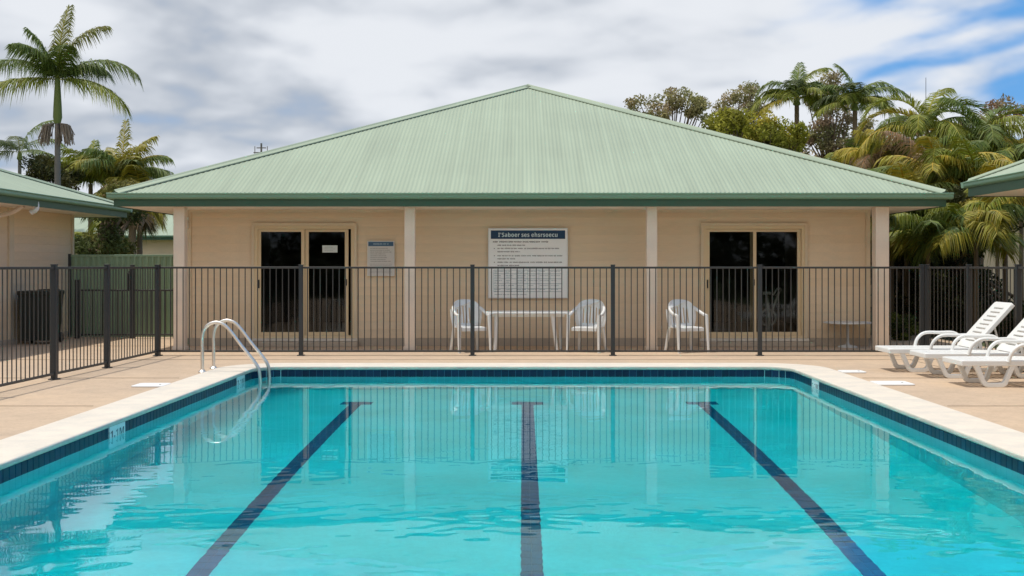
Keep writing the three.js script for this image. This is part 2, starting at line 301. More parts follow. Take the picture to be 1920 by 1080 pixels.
function hipRoof(house, x0, z0, x1, z1, eave, pitchDeg, { per = 6, fasciaH = 0.13, gutterH = 0.105, soffitIn = 1.6 } = {}) {  // eave edge rectangle; z0 far, z1 near
  const p = THREE.MathUtils.degToRad(pitchDeg), W = x1 - x0, L = z1 - z0, half = Math.min(W, L) / 2, rise = half * Math.tan(p), cx = (x0 + x1) / 2, cz = (z0 + z1) / 2;
  const front = (w, l) => (u) => Math.min(w / 2 - Math.abs(u), l / 2);
  const add = (w, l, x, z, ry, name = 'roof_plane') => part(house, name, corrugated(w, half, front(w, l), p, 0.0762, 0.0040, per), M.roof, x, eave, z, ry);
  add(W, L, cx, z1, 0); add(W, L, cx, z0, Math.PI); add(L, W, x1, cz, Math.PI / 2); add(L, W, x0, cz, -Math.PI / 2);
  const a1 = W <= L ? V(cx, eave + rise, z1 - half) : V(x1 - half, eave + rise, cz), a0 = W <= L ? V(cx, eave + rise, z0 + half) : V(x0 + half, eave + rise, cz);
  const down = { f: V(0, -Math.sin(p), Math.cos(p)), b: V(0, -Math.sin(p), -Math.cos(p)), r: V(Math.cos(p), -Math.sin(p), 0), l: V(-Math.cos(p), -Math.sin(p), 0) };
  const hip = (C, A, da, db) => { const dir = A.clone().sub(C).normalize(), perp = (d, o) => { const n = d.clone().cross(dir).cross(dir).negate(); const w = V(0, 0, 0).copy(d).addScaledVector(dir, -d.dot(dir)).normalize(); return w; }; part(house, 'hip_cap', capStrip(C, A.clone().addScaledVector(dir, 0.02), perp(da), perp(db), V(0, 1, 0), 0.16, 0.026), M.roofCap); };
  // in each plane the wing runs across the hip, away from it
  const side = (o) => o;
  const C = { fl: V(x0, eave, z1), fr: V(x1, eave, z1), bl: V(x0, eave, z0), br: V(x1, eave, z0) };
  const nearL = W <= L ? a1 : a0, nearR = a1, farL = a0, farR = W <= L ? a0 : a1;
  hip(C.fl, nearL, down.f, down.l); hip(C.fr, nearR, down.r, down.f); hip(C.bl, farL, down.l, down.b); hip(C.br, farR, down.b, down.r);
  if (Math.abs(W - L) > 0.1) { const e = V(0.0, 0, 0); part(house, 'ridge_cap', W <= L ? capStrip(a1, a0, down.r, down.l, V(0, 1, 0), 0.16, 0.026) : capStrip(a1, a0, down.f, down.b, V(0, 1, 0), 0.16, 0.026), M.roofCap); }
  // quad gutter: rolled lip over a curved face, fascia set back beneath it
  const gs = new THREE.Shape(); const gh = gutterH; gs.moveTo(-0.02, 0.0); gs.lineTo(0.092, 0.0); gs.absarc(0.105, -0.008, 0.011, 2.3, -1.6, true); gs.lineTo(0.098, -0.03); gs.lineTo(0.098, -gh * 0.62); gs.quadraticCurveTo(0.094, -gh * 0.93, 0.05, -gh); gs.lineTo(-0.02, -gh); gs.closePath();
  const run = (len) => { const g = extrude(gs, len, 0, 1, 5); g.translate(0, 0, -len / 2); return g; };
  const gx = 0.10, fz = eave - 0.012;
  part(house, 'gutter', run(W + 2 * gx), M.gutter, cx, fz, z1, -Math.PI / 2); part(house, 'gutter', run(W + 2 * gx), M.gutter, cx, fz, z0, Math.PI / 2);
  part(house, 'gutter', run(L - 0.05), M.gutter, x1, fz, cz, 0); part(house, 'gutter', run(L - 0.05), M.gutter, x0, fz, cz, Math.PI);
  const fy = fz - gh - fasciaH / 2 + 0.012, fh = fasciaH + 0.02;
  part(house, 'fascia', box(W - 0.02, fh, 0.025), M.fascia, cx, fy, z1 + 0.005); part(house, 'fascia', box(W - 0.02, fh, 0.025), M.fascia, cx, fy, z0 - 0.005);
  part(house, 'fascia', box(0.025, fh, L - 0.06), M.fascia, x1 + 0.005, fy, cz); part(house, 'fascia', box(0.025, fh, L - 0.06), M.fascia, x0 - 0.005, fy, cz);
  part(house, 'soffit', box(W - 0.06, 0.02, L - 0.06), M.soffit, cx, fz - gh - fasciaH + 0.022, cz);
  return fz - gh - fasciaH + 0.012;
}
// lapped weatherboards: unit length along x, leaning out at the bottom
const BH = 0.162;
const boardGeo = (() => { const s = new THREE.Shape(); s.moveTo(0, 0); s.lineTo(0.0135, 0); s.lineTo(0.0145, 0.0025); s.lineTo(0.0085, BH + 0.008); s.lineTo(0, BH + 0.008); s.closePath(); const g = extrude(s, 1, 0); g.translate(0, 0, -0.5); g.rotateY(-Math.PI / 2); return metric(g); })();
const boards = [M.board1, M.board2, M.board3], RB = rng(3);
function board(house, len, x, y, z, ry) { const b = part(house, 'weatherboard', boardGeo, boards[Math.floor(RB() * 3)], x, y, z, ry); b.scale.x = len; return b; }

// the pool building
const ZW = -21.1, ZG = -19.74;
const house = base('pool_building');
tag(house, 'cream pool building with pale green corrugated hip roof and shaded verandah', 'building');
const XL = -6.27, XR = 6.49;
{
  const soff = hipRoof(house, -7.2, ZG - 20.4, 7.46, ZG, 2.795, 22.6);
  const D = [[-5.05, -3.17], [3.40, 5.31]], y0 = 0.145, yh = 2.26, T = 0.14;
  const zc = ZW - T / 2 - 0.022;
  const wallX = (a, b, ya, yb) => part(house, 'wall', box(b - a, yb - ya, T), M.wall, (a + b) / 2, (ya + yb) / 2, zc);
  wallX(XL, D[0][0], y0, yh); wallX(D[0][1], D[1][0], y0, yh); wallX(D[1][1], XR, y0, yh); wallX(XL, XR, yh, soff);
  for (const x of [XL, XR]) part(house, 'wall', box(T, soff - y0, 17.6), M.wall, x + (x < 0 ? T / 2 : -T / 2), (soff + y0) / 2, zc - 8.8 - T / 2);
  part(house, 'wall', box(XR - XL, soff - y0, T), M.wall, (XL + XR) / 2, (soff + y0) / 2, zc - 17.7 - T / 2);
  part(house, 'floor_slab', box(XR - XL + 0.04, 0.15, 17.9), M.slab, (XL + XR) / 2, 0.068, zc - 8.9 + 0.06);
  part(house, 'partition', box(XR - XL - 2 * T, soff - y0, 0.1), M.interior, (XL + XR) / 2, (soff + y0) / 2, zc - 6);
  for (let r = 0; r * BH + y0 < soff - 0.02; r++) {
    const y = y0 + r * BH, spans = y + BH * 0.5 < yh ? [[XL, D[0][0]], [D[0][1], D[1][0]], [D[1][1], XR]] : [[XL, XR]];
    for (const [a, b] of spans) board(house, b - a - 0.004, (a + b) / 2, y, ZW - 0.022, 0);
  }
  for (const x of [XL - 0.012, XR + 0.012]) part(house, 'corner_board', box(0.08, soff - y0, 0.05), M.trim, x, (soff + y0) / 2, ZW + 0.002);
  part(house, 'cornice', box(XR - XL, 0.05, 0.03), M.trim, (XL + XR) / 2, soff - 0.026, ZW + 0.02);
  for (const [x, w] of [[-6.14, 0.20], [-2.02, 0.19], [2.31, 0.19], [6.42, 0.24]]) {
    const c = part(house, 'column', rbox(w, soff, w, 0.012), M.column, x, soff / 2, -20.1);
    mesh('column_base', rbox(w + 0.03, 0.06, w + 0.03, 0.008, 0, -soff / 2 + 0.03, 0), M.column, c);
  }
  // sliding glass doors
  D.forEach(([a, b], k) => {
    const d = new THREE.Group(); d.name = 'sliding_door'; d.position.set((a + b) / 2, y0, ZW - 0.04); house.add(d);
    const w = b - a, h = yh - y0, F = M.doorFrame, q = 0.06;
    mesh('door_frame', [box(q, h, 0.13, -w / 2 + q / 2, h / 2, 0), box(q, h, 0.13, w / 2 - q / 2, h / 2, 0), box(w - 2 * q, q, 0.13, 0, h - q / 2, 0), box(w - 2 * q, 0.05, 0.13, 0, 0.025, 0)], F, d);
    mesh('architrave', [box(0.05, h + 0.05, 0.02, -w / 2 - 0.026, h / 2 + 0.025, 0.068), box(0.05, h + 0.05, 0.02, w / 2 + 0.026, h / 2 + 0.025, 0.068), box(w, 0.05, 0.02, 0, h + 0.026, 0.068)], M.trim, d);
    const leaf = (x0, x1, z, stile) => { const hh = h - q - 0.055, yc = 0.052 + hh / 2, W2 = x1 - x0; mesh('door_leaf', [box(stile, hh, 0.035, x0 + stile / 2, yc, z), box(stile, hh, 0.035, x1 - stile / 2, yc, z), box(W2 - 2 * stile, 0.05, 0.035, (x0 + x1) / 2, yc + hh / 2 - 0.025, z), box(W2 - 2 * stile, 0.06, 0.035, (x0 + x1) / 2, yc - hh / 2 + 0.03, z)], F, d); mesh('glass_pane', box(W2 - 2 * stile, hh - 0.11, 0.006, (x0 + x1) / 2, yc + 0.005, z), M.glass, d); };
    const m = k ? 0.012 : 0; leaf(-w / 2 + q, m + (k ? 0.035 : 0.0), 0.024, 0.06); leaf(k ? -0.06 : 0.004, w / 2 - q - (k ? 0 : 0.06), -0.018, 0.066);
    mesh('door_handle', [rbox(0.022, 0.16, 0.035, 0.006, -w / 2 + q + 0.022, 1.02, 0.056), rbox(0.018, 0.12, 0.03, 0.005, k ? 0.004 : w / 2 - q - 0.088, 1.05, 0.052)], M.darkSeal, d);
    mesh('door_sill', rbox(w + 0.14, 0.055, 0.16, 0.01, 0, -0.03, 0.07), M.coping, d);
    mesh('door_step', rbox(w + 0.2, 0.085, 0.3, 0.012, 0, -0.102, 0.22), M.slab, d);
  });
  const lamp = new THREE.Group(); lamp.name = 'wall_lamp'; lamp.position.set(XL - 0.06, 2.33, ZW + 0.06); house.add(lamp);
  mesh('lamp_body', rbox(0.09, 0.07, 0.09, 0.012, 0, 0.06, 0), M.lampWhite, lamp); mesh('lamp_shade', new THREE.CylinderGeometry(0.04, 0.055, 0.13, 14), M.lampWhite, lamp).position.y = -0.05;
  part(house, 'downpipe', tube([V(0, 2.5, 0), V(0, 1.3, 0), V(0, 0.02, 0)], 0.038, 4, 8), M.gutter, XL - 0.075, 0, ZW - 0.10);
}

// the house on the left
{
  const h = base('side_house');
  tag(h, 'cream weatherboard house with green roof at the left edge behind the bin', 'house');
  const x1 = -9.05, z0 = -25.6, soff = hipRoof(h, -17.5, z0, x1, -6, 2.85, 18.5, { per: 4 });
  const wx = -9.8, zf = -24.4, zn = -7;
  part(h, 'wall', box(0.14, soff, zn - zf), M.wall, wx - 0.07 - 0.022, soff / 2, (zf + zn) / 2);
  part(h, 'wall', box(6.6, soff, 0.14), M.wall, wx - 3.3 - 0.10, soff / 2, zf + 0.071);
  part(h, 'wall', box(0.14, soff, zn - zf), M.wall, wx - 6.8, soff / 2, (zf + zn) / 2);
  part(h, 'wall', box(6.6, soff, 0.14), M.wall, wx - 3.3 - 0.10, soff / 2, zn - 0.071);
  for (let r = 0; r * BH < soff - 0.03; r++) for (const [a, b] of [[zf + 0.05, -21.55], [-21.33, -16.2], [-16.2, zn]]) board(h, b - a - 0.006, wx - 0.022, r * BH, (a + b) / 2, Math.PI / 2);
  part(h, 'corner_board', box(0.06, soff, 0.09), M.trim, wx - 0.002, soff / 2, zf + 0.03);
  part(h, 'cover_strip', box(0.055, soff, 0.20), M.trim, wx - 0.005, soff / 2, -21.44);
  part(h, 'downpipe', tube([V(0.55, 2.62, 0), V(0.35, 2.50, 0), V(0.07, 2.40, 0), V(0.05, 2.2, 0), V(0.05, 1.2, 0), V(0.05, 0.03, 0)], 0.042, 40, 10), M.column, wx, 0, -20.75);
  part(h, 'gutter_outlet', tube([V(0.72, 2.70, 0), V(0.72, 2.56, 0), V(0.62, 2.50, 0)], 0.05, 12, 10), M.lampWhite, wx, 0, -20.9);
  part(h, 'base_course', box(0.05, 0.1, zn - zf), M.slab, wx + 0.018, 0.05, (zf + zn) / 2);
}
// the house on the right: only its eave corner reaches into view
{
  const h = base('corner_house');
  tag(h, 'green roofed house whose eave corner juts in at the right edge', 'house');
  const x0 = 8.08, z0 = -20.3, soff = hipRoof(h, x0, z0, 17, -4, 3.03, 22.5, { per: 4, fasciaH: 0.16 });
  const a = 9.2, b = 16, c = -19.3, d = -5;
  part(h, 'wall', box(0.14, soff, d - c), M.wall, a, soff / 2, (c + d) / 2); part(h, 'wall', box(0.14, soff, d - c), M.wall, b, soff / 2, (c + d) / 2);
  part(h, 'wall', box(b - a - 0.15, soff, 0.14), M.wall, (a + b) / 2, soff / 2, c + 0.08); part(h, 'wall', box(b - a - 0.15, soff, 0.14), M.wall, (a + b) / 2, soff / 2, d - 0.08);
}
// neighbours seen through the gaps
function farHouse(x0, z0, x1, z1, eave, pitch, inset, label) {
  const h = base('neighbour_house'); tag(h, label, 'house');
  const soff = hipRoof(h, x0, z0, x1, z1, eave, pitch, { per: 4 });
  const a = x0 + inset, b = x1 - inset, c = z0 + inset, d = z1 - inset;
  part(h, 'wall', box(b - a, soff, 0.15), M.wall, (a + b) / 2, soff / 2, d); part(h, 'wall', box(b - a, soff, 0.15), M.wall, (a + b) / 2, soff / 2, c);
  part(h, 'wall', box(0.15, soff, d - c - 0.16), M.wall, a, soff / 2, (c + d) / 2); part(h, 'wall', box(0.15, soff, d - c - 0.16), M.wall, b, soff / 2, (c + d) / 2);
  return [h, soff, a, b, d];
}
{
  const [h, soff, a, b, d] = farHouse(-36, -78, -12.5, -60, 3.15, 17, 0.7, 'pale green roofed house seen past the palms in the left gap');
  const w = new THREE.Group(); w.name = 'garage_door'; w.position.set(-20.0, 0, d + 0.09); h.add(w); mesh('door_panel', [0, 1, 2, 3].map((k) => box(2.3, 0.5, 0.04, 0, 0.27 + k * 0.515, 0)), M.slab, w); mesh('door_frame', [box(0.08, 2.1, 0.06, -1.2, 1.05, 0), box(0.08, 2.1, 0.06, 1.2, 1.05, 0)], M.trim, w);
}
{
  const [h, soff, a, b, d] = farHouse(15.2, -50, 27, -38, 3.3, 20, 0.7, 'pale walled house glimpsed behind the palms at the right edge');
  const w = new THREE.Group(); w.name = 'window'; w.position.set(18.3, 1.75, d + 0.09); h.add(w); mesh('window_frame', [box(1.5, 0.06, 0.06, 0, 0.5, 0), box(1.5, 0.06, 0.06, 0, -0.5, 0), box(0.06, 0.94, 0.06, -0.72, 0, 0), box(0.06, 0.94, 0.06, 0.72, 0, 0)], M.trim, w); mesh('pane', box(1.38, 0.94, 0.01), M.glass, w);
}

// ------------------------------------------------------------------ fences
const picketGeo = metric(new RoundedBoxGeometry(0.0155, 1.40, 0.0155, 1, 0.003)), slimPicket = metric(new RoundedBoxGeometry(0.0125, 1.40, 0.0125, 1, 0.002)), FH = 1.492;
const postGeo = mergeGeometries([rbox(0.068, 1.51, 0.068, 0.006, 0, 0.755, 0), rbox(0.076, 0.018, 0.076, 0.004, 0, 1.518, 0)]);
const plateGeo = rbox(0.12, 0.014, 0.12, 0.003, 0, 0.008, 0);
function fence(label, posts, pitch = 0.1045, pg = picketGeo) {
  const f = base('pool_fence'); tag(f, label, 'fence');
  posts.forEach(([x, z]) => { const p = part(f, 'post', postGeo, M.fencePost, x, 0, z); mesh('base_plate', plateGeo, M.fencePost, p); });
  for (let i = 0; i + 1 < posts.length; i++) {
    const [ax, az] = posts[i], [bx, bz] = posts[i + 1], L = Math.hypot(bx - ax, bz - az), ry = -Math.atan2(bz - az, bx - ax), mx = (ax + bx) / 2, mz = (az + bz) / 2;
    part(f, 'top_rail', rbox(L - 0.07, 0.034, 0.034, 0.005), M.fence, mx, FH - 0.017, mz, ry); part(f, 'bottom_rail', rbox(L - 0.07, 0.032, 0.034, 0.005), M.fence, mx, 0.078, mz, ry);
    const n = Math.round(L / pitch); for (let k = 1; k < n; k++) part(f, 'picket', pg, M.fence, lerp(ax, bx, k / n), 0.775, lerp(az, bz, k / n), ry);
  }
  return f;
}
const ZF = -18.75;
fence('black tubular pool fence running across the front of the verandah', [[-6.1, ZF], [-3.71, ZF], [-0.84, ZF], [1.51, ZF], [3.97, ZF], [6.68, ZF]]);
fence('black tubular fence along the left side of the pool deck', [[-6.1, ZF + 0.05], [-6.12, -16.5], [-6.19, -14.8], [-6.24, -12.7], [-6.3, -10.4]], 0.116, slimPicket);
fence('black tubular fence behind the white loungers on the right', [[6.76, ZF + 0.02], [6.97, -17.5], [7.03, -15.9], [7.08, -14.2], [7.1, -12.4]], 0.116, slimPicket);
{ // low gate and panels in the left passage
  const z = -23.2, g = base('side_gate'); tag(g, 'low dark picket gate with a latch post before the green metal fence', 'gate');
  const xs = [-9.22, -8.08, -7.2], post = (x, h, w) => part(g, 'post', rbox(w, h, w, 0.006, 0, h / 2, 0), M.fencePost, x, 0, z);
  post(xs[0], 1.22, 0.09); post(xs[1], 1.53, 0.075); post(xs[2], 1.05, 0.075);
  const cap = part(g, 'latch', rbox(0.055, 0.36, 0.06, 0.012), M.bin, xs[1] - 0.05, 1.18, z + 0.05); mesh('latch_knob', new THREE.CylinderGeometry(0.018, 0.022, 0.05, 10), M.darkSeal, cap).position.y = 0.2;
  const pg = rbox(0.017, 0.92, 0.017, 0.003);
  for (const [a, b] of [[xs[0], xs[1]], [xs[1], xs[2]]]) { part(g, 'top_rail', rbox(b - a - 0.08, 0.035, 0.035, 0.005), M.fence, (a + b) / 2, 1.0, z); part(g, 'bottom_rail', rbox(b - a - 0.08, 0.035, 0.035, 0.005), M.fence, (a + b) / 2, 0.08, z); const n = Math.round((b - a) / 0.1); for (let k = 1; k < n; k++) part(g, 'picket', pg, M.fence, lerp(a, b, k / n), 0.54, z); }
}
{ // ribbed green sheet fence closing the passage
  const f = base('metal_fence'); tag(f, 'solid green ribbed metal fence closing the left passage', 'fence');
  const z = -23.75, rib = (() => { const s = new THREE.Shape(); const w = 0.76, n = 6; s.moveTo(0, -0.006); const up = []; for (let i = 0; i < n; i++) { const x = i * w / n; up.push([x, 0], [x + 0.05, 0], [x + 0.065, 0.022], [x + 0.105, 0.022], [x + w / n - 0.002, 0]); } up.forEach(([x, y]) => s.lineTo(x, y)); s.lineTo(w, 0); s.lineTo(w, -0.006); [...up].reverse().forEach(([x, y]) => s.lineTo(x, y - 0.003)); s.closePath(); const g = extrude(s, 1.66, 0); g.rotateX(-Math.PI / 2); g.scale(1, 1, -1); g.computeVertexNormals(); return metric(g); })();
  M.colorbond.side = THREE.DoubleSide;
  for (let k = 0; k < 4; k++) part(f, 'sheet', rib, M.colorbond, -9.58 + k * 0.765, 0.04, z);
  part(f, 'top_rail', rbox(3.06, 0.05, 0.045, 0.006), M.colorbond, -8.05, 1.72, z + 0.0); part(f, 'bottom_rail', rbox(3.06, 0.05, 0.045, 0.006), M.colorbond, -8.05, 0.03, z);
  for (const x of [-9.6, -6.52]) part(f, 'post', rbox(0.06, 1.76, 0.06, 0.006, 0, 0.88, 0), M.fencePost, x, 0, z);
}

// ------------------------------------------------------------------ signs
function canvasMat(w, h, draw, name) { const c = document.createElement('canvas'); c.width = w; c.height = h; draw(c.getContext('2d'), w, h); const t = new THREE.CanvasTexture(c); t.colorSpace = THREE.SRGBColorSpace; const m = new THREE.MeshPhysicalMaterial({ map: t, roughness: 0.45 }); m.name = name; return m; }
function scribble(x, R, x0, y, x1, h, color) { x.fillStyle = color; let p = x0; while (p < x1) { const wl = Math.min(x1 - p, h * (1.2 + R() * 3.4)); for (let q = p; q < p + wl - h * 0.2; q += h * 0.5) { const hh = h * (0.55 + R() * 0.45); x.fillRect(q, y - hh / 2, h * 0.28, hh); if (R() < 0.7) x.fillRect(q, y - h * 0.05 + (R() - 0.5) * h * 0.4, h * 0.45, h * 0.2); } p += wl + h * 0.45; } }
{
  const s = base('rules_board', [0.10, 0, ZW + 0.055]); tag(s, 'large white notice board with dark blue heading above the plastic table', 'sign');
  const board = rbox(1.50, 1.325, 0.02, 0.008); mesh('backing', board, M.plastic, s).position.set(0, 1.555, -0.012);
  const m = canvasMat(1024, 900, (x, w, h) => {
    const R = rng(21); x.fillStyle = '#fbfaf7'; x.fillRect(0, 0, w, h);
    x.fillStyle = '#12395c'; x.fillRect(22, 18, w - 44, 112); x.fillStyle = '#dbe8ea'; x.font = 'bold 76px sans-serif'; x.textAlign = 'center'; x.textBaseline = 'middle'; x.fillText("I'Saboer ses ehsrsoecu", w / 2, 76, 790);
    const ink = '#6f665f';
    [[50, 168, 790], [110, 214, 480], [110, 256, 930], [110, 298, 410], [110, 352, 965], [110, 392, 350], [110, 438, 965], [110, 480, 400]].forEach(([a, y, b], i) => scribble(x, R, a, y, b, i ? 20 : 26, ink));
    for (const y of [256, 352, 438]) { x.fillStyle = ink; x.fillRect(62, y - 5, 14, 10); }
    // lower half: ruled table
    x.strokeStyle = '#84969b'; x.lineWidth = 5; const ys = [540, 590, 655, 720, 785, 825]; ys.forEach((y) => { x.beginPath(); x.moveTo(60, y); x.lineTo(w - 70, y); x.stroke(); }); x.lineWidth = 3;
    for (let k = 0; k <= 6; k++) { const q = 60 + k * (w - 130) / 6; x.beginPath(); x.moveTo(q, 540); x.lineTo(q, 825); x.stroke(); }
    for (let r = 0; r < 5; r++) for (let k = 0; k < 6; k++) { const q = 70 + k * (w - 130) / 6; scribble(x, R, q, (ys[r] + ys[r + 1]) / 2 - 9, q + 60 + R() * 70, 13, k < 3 ? '#8b9ea4' : '#a3adb0'); if (k < 3) scribble(x, R, q, (ys[r] + ys[r + 1]) / 2 + 12, q + 40 + R() * 60, 12, '#94a5aa'); }
    scribble(x, R, 70, 862, 500, 14, '#a5aeb0');
  }, 'rulesPrint');
  const p = new THREE.PlaneGeometry(1.46, 1.285); const f = mesh('printed_face', p, m, s); f.position.set(0, 1.555, 0.0012);
}
{
  const s = base('small_notice', [-2.665, 0, ZW + 0.05]); tag(s, 'small white notice with blue heading right of the left glass door', 'sign');
  mesh('backing', rbox(0.51, 0.66, 0.016, 0.006), M.plastic, s).position.set(0, 1.645, -0.010);
  const m = canvasMat(512, 660, (x, w, h) => { const R = rng(22); x.fillStyle = '#d3d0cb'; x.fillRect(0, 0, w, h); x.fillStyle = '#3d6483'; x.fillRect(10, 8, w - 20, 84); scribble(x, R, 110, 50, 400, 34, '#a9c0cc'); for (let k = 0; k < 8; k++) scribble(x, R, 50, 135 + k * 36, 300 + R() * 170, 17, '#8c8680'); for (let k = 0; k < 7; k++) scribble(x, R, 40, 440 + k * 28, 470, 14, '#9c9a98'); }, 'noticePrint');
  const f = mesh('printed_face', new THREE.PlaneGeometry(0.49, 0.64), m, s); f.position.set(0, 1.645, -0.0008);
}
{
  const m = canvasMat(256, 128, (x, w, h) => { const R = rng(23); x.fillStyle = '#cfd6d2'; x.fillRect(0, 0, w, h); for (let k = 0; k < 3; k++) scribble(x, R, 40, 34 + k * 30, 180 + R() * 40, 14, '#a3aaa7'); }, 'paperPrint');
  const s = base('paper_notice', [-3.64, 1.825, ZW - 0.0505]); tag(s, 'small white paper taped inside the left sliding door glass', 'notice'); mesh('sheet', new THREE.BoxGeometry(0.285, 0.135, 0.002), m, s);
}

// ------------------------------------------------------------------ plastic furniture
function bend(g, amount, axis = 'x') { const p = g.attributes.position; for (let i = 0; i < p.count; i++) { const x = p.getX(i); p.setZ(i, p.getZ(i) + amount * x * x); } g.computeVertexNormals(); return g; }
function makeChair() {
  const c = base('plastic_chair'), P = M.plastic;
  // seat with slots
  const ss = rrect(-0.225, -0.22, 0.225, 0.23, 0.05); for (let k = -3; k <= 3; k++) { const h = new THREE.Path(); rrect(k * 0.055 - 0.006, -0.12, k * 0.055 + 0.006, 0.10, 0.005, h); ss.holes.push(h); }
  const sg = extrude(ss, 0.014, 0.005, 2, 6); sg.rotateX(-Math.PI / 2); sg.translate(0, 0.42, 0); mesh('seat', sg, P, c);
  mesh('seat_apron', rbox(0.46, 0.06, 0.02, 0.006, 0, 0.40, 0.215), P, c);
  // arched back with upright slots
  const bs = new THREE.Shape(); bs.moveTo(-0.20, 0); bs.lineTo(-0.255, 0.27); bs.bezierCurveTo(-0.265, 0.44, -0.15, 0.495, 0, 0.495); bs.bezierCurveTo(0.15, 0.495, 0.265, 0.44, 0.255, 0.27); bs.lineTo(0.20, 0); bs.closePath();
  for (let k = -3; k <= 2; k++) { const h = new THREE.Path(), x = (k + 0.5) * 0.058, top = 0.385 - Math.abs(k + 0.5) * 0.028; rrect(x - 0.012, 0.06, x + 0.012, top, 0.011, h); bs.holes.push(h); }
  const bg = extrude(bs, 0.014, 0.006, 2, 12); bend(bg, 1.5); bg.rotateX(-0.20); bg.translate(0, 0.425, -0.215); mesh('backrest', bg, P, c);
  const band = (curve, w, t, seg) => { const sh = new THREE.Shape(); rrect(-t / 2, -w / 2, t / 2, w / 2, Math.min(w, t) * 0.4, sh); return new THREE.ExtrudeGeometry(sh, { steps: seg, extrudePath: curve, curveSegments: 3 }); };
  const post = (a, b, w0, w1) => { const g = taper(a, b, w0, w1, 4); return g; };
  for (const s of [-1, 1]) {
    mesh('armrest', band(new THREE.CatmullRomCurve3([V(s * 0.235, 0.78, -0.20), V(s * 0.268, 0.74, -0.11), V(s * 0.285, 0.69, 0.0), V(s * 0.288, 0.655, 0.12), V(s * 0.285, 0.635, 0.225)]), 0.05, 0.05, 20), P, c);
    mesh('leg', [post(V(s * 0.28, 0.655, 0.222), V(s * 0.288, 0.0, 0.275), 0.040, 0.027)], P, c);
    mesh('leg', [post(V(s * 0.21, 0.44, -0.20), V(s * 0.255, 0.0, -0.29), 0.038, 0.025)], P, c);
    mesh('side_wing', band(new THREE.CatmullRomCurve3([V(s * 0.225, 0.44, -0.17), V(s * 0.255, 0.58, -0.17), V(s * 0.262, 0.74, -0.19)]), 0.07, 0.018, 8), P, c);
  }
  return c;
}
const chair = makeChair();
[[-0.93, -19.65, 0.40, 'white plastic armchair left of the table under the board'], [1.14, -19.65, -0.36, 'white plastic armchair at the right end of the table'], [2.86, -19.60, 0.36, 'white plastic armchair standing alone beside the right glass door']].forEach(([x, z, a, label], i) => {
  const c = i ? chair.clone() : chair; if (i) { c.name = numbered('plastic_chair'); scene.add(c); } c.position.set(x, 0, z); c.rotation.y = a; tag(c, label, 'chair', 'white plastic chairs on the verandah');
});
{
  const t = base('plastic_table', [0.10, 0, -19.95]); tag(t, 'white rectangular plastic table beneath the large notice board', 'table');
  const s = rrect(-0.74, -0.38, 0.74, 0.38, 0.08), g = extrude(s, 0.022, 0.008, 2, 8); g.rotateX(-Math.PI / 2); g.translate(0, 0.665, 0); mesh('table_top', g, M.plastic, t);
  mesh('apron', [box(1.26, 0.05, 0.015, 0, 0.637, 0.31), box(1.26, 0.05, 0.015, 0, 0.637, -0.31), box(0.015, 0.05, 0.60, 0.63, 0.637, 0), box(0.015, 0.05, 0.60, -0.63, 0.637, 0)], M.plastic, t);
  for (const [x, z] of [[-0.56, 0.29], [0.42, 0.29], [-0.56, -0.29], [0.56, -0.25]]) mesh('leg', taper(V(x, 0.66, z), V(x * 1.05 + (x === 0.42 ? 0.06 : 0), 0, z * 1.08), 0.038, 0.026, 10), M.plastic, t);
}
{
  const t = base('side_table', [6.02, 0, -20.75]); tag(t, 'low white pedestal side table against the wall right of the right door', 'table');
  const g = new THREE.LatheGeometry([[0, 0.47], [0.42, 0.47], [0.44, 0.462], [0.44, 0.445], [0.425, 0.44], [0, 0.44]].map(([a, b]) => new THREE.Vector2(a, b)), 32); mesh('table_top', g, M.plasticOld, t);
  mesh('pedestal', new THREE.LatheGeometry([[0.026, 0.44], [0.024, 0.1], [0.035, 0.05], [0.17, 0.02], [0.18, 0.0]].map(([a, b]) => new THREE.Vector2(a, b)), 20), M.plasticOld, t);
}
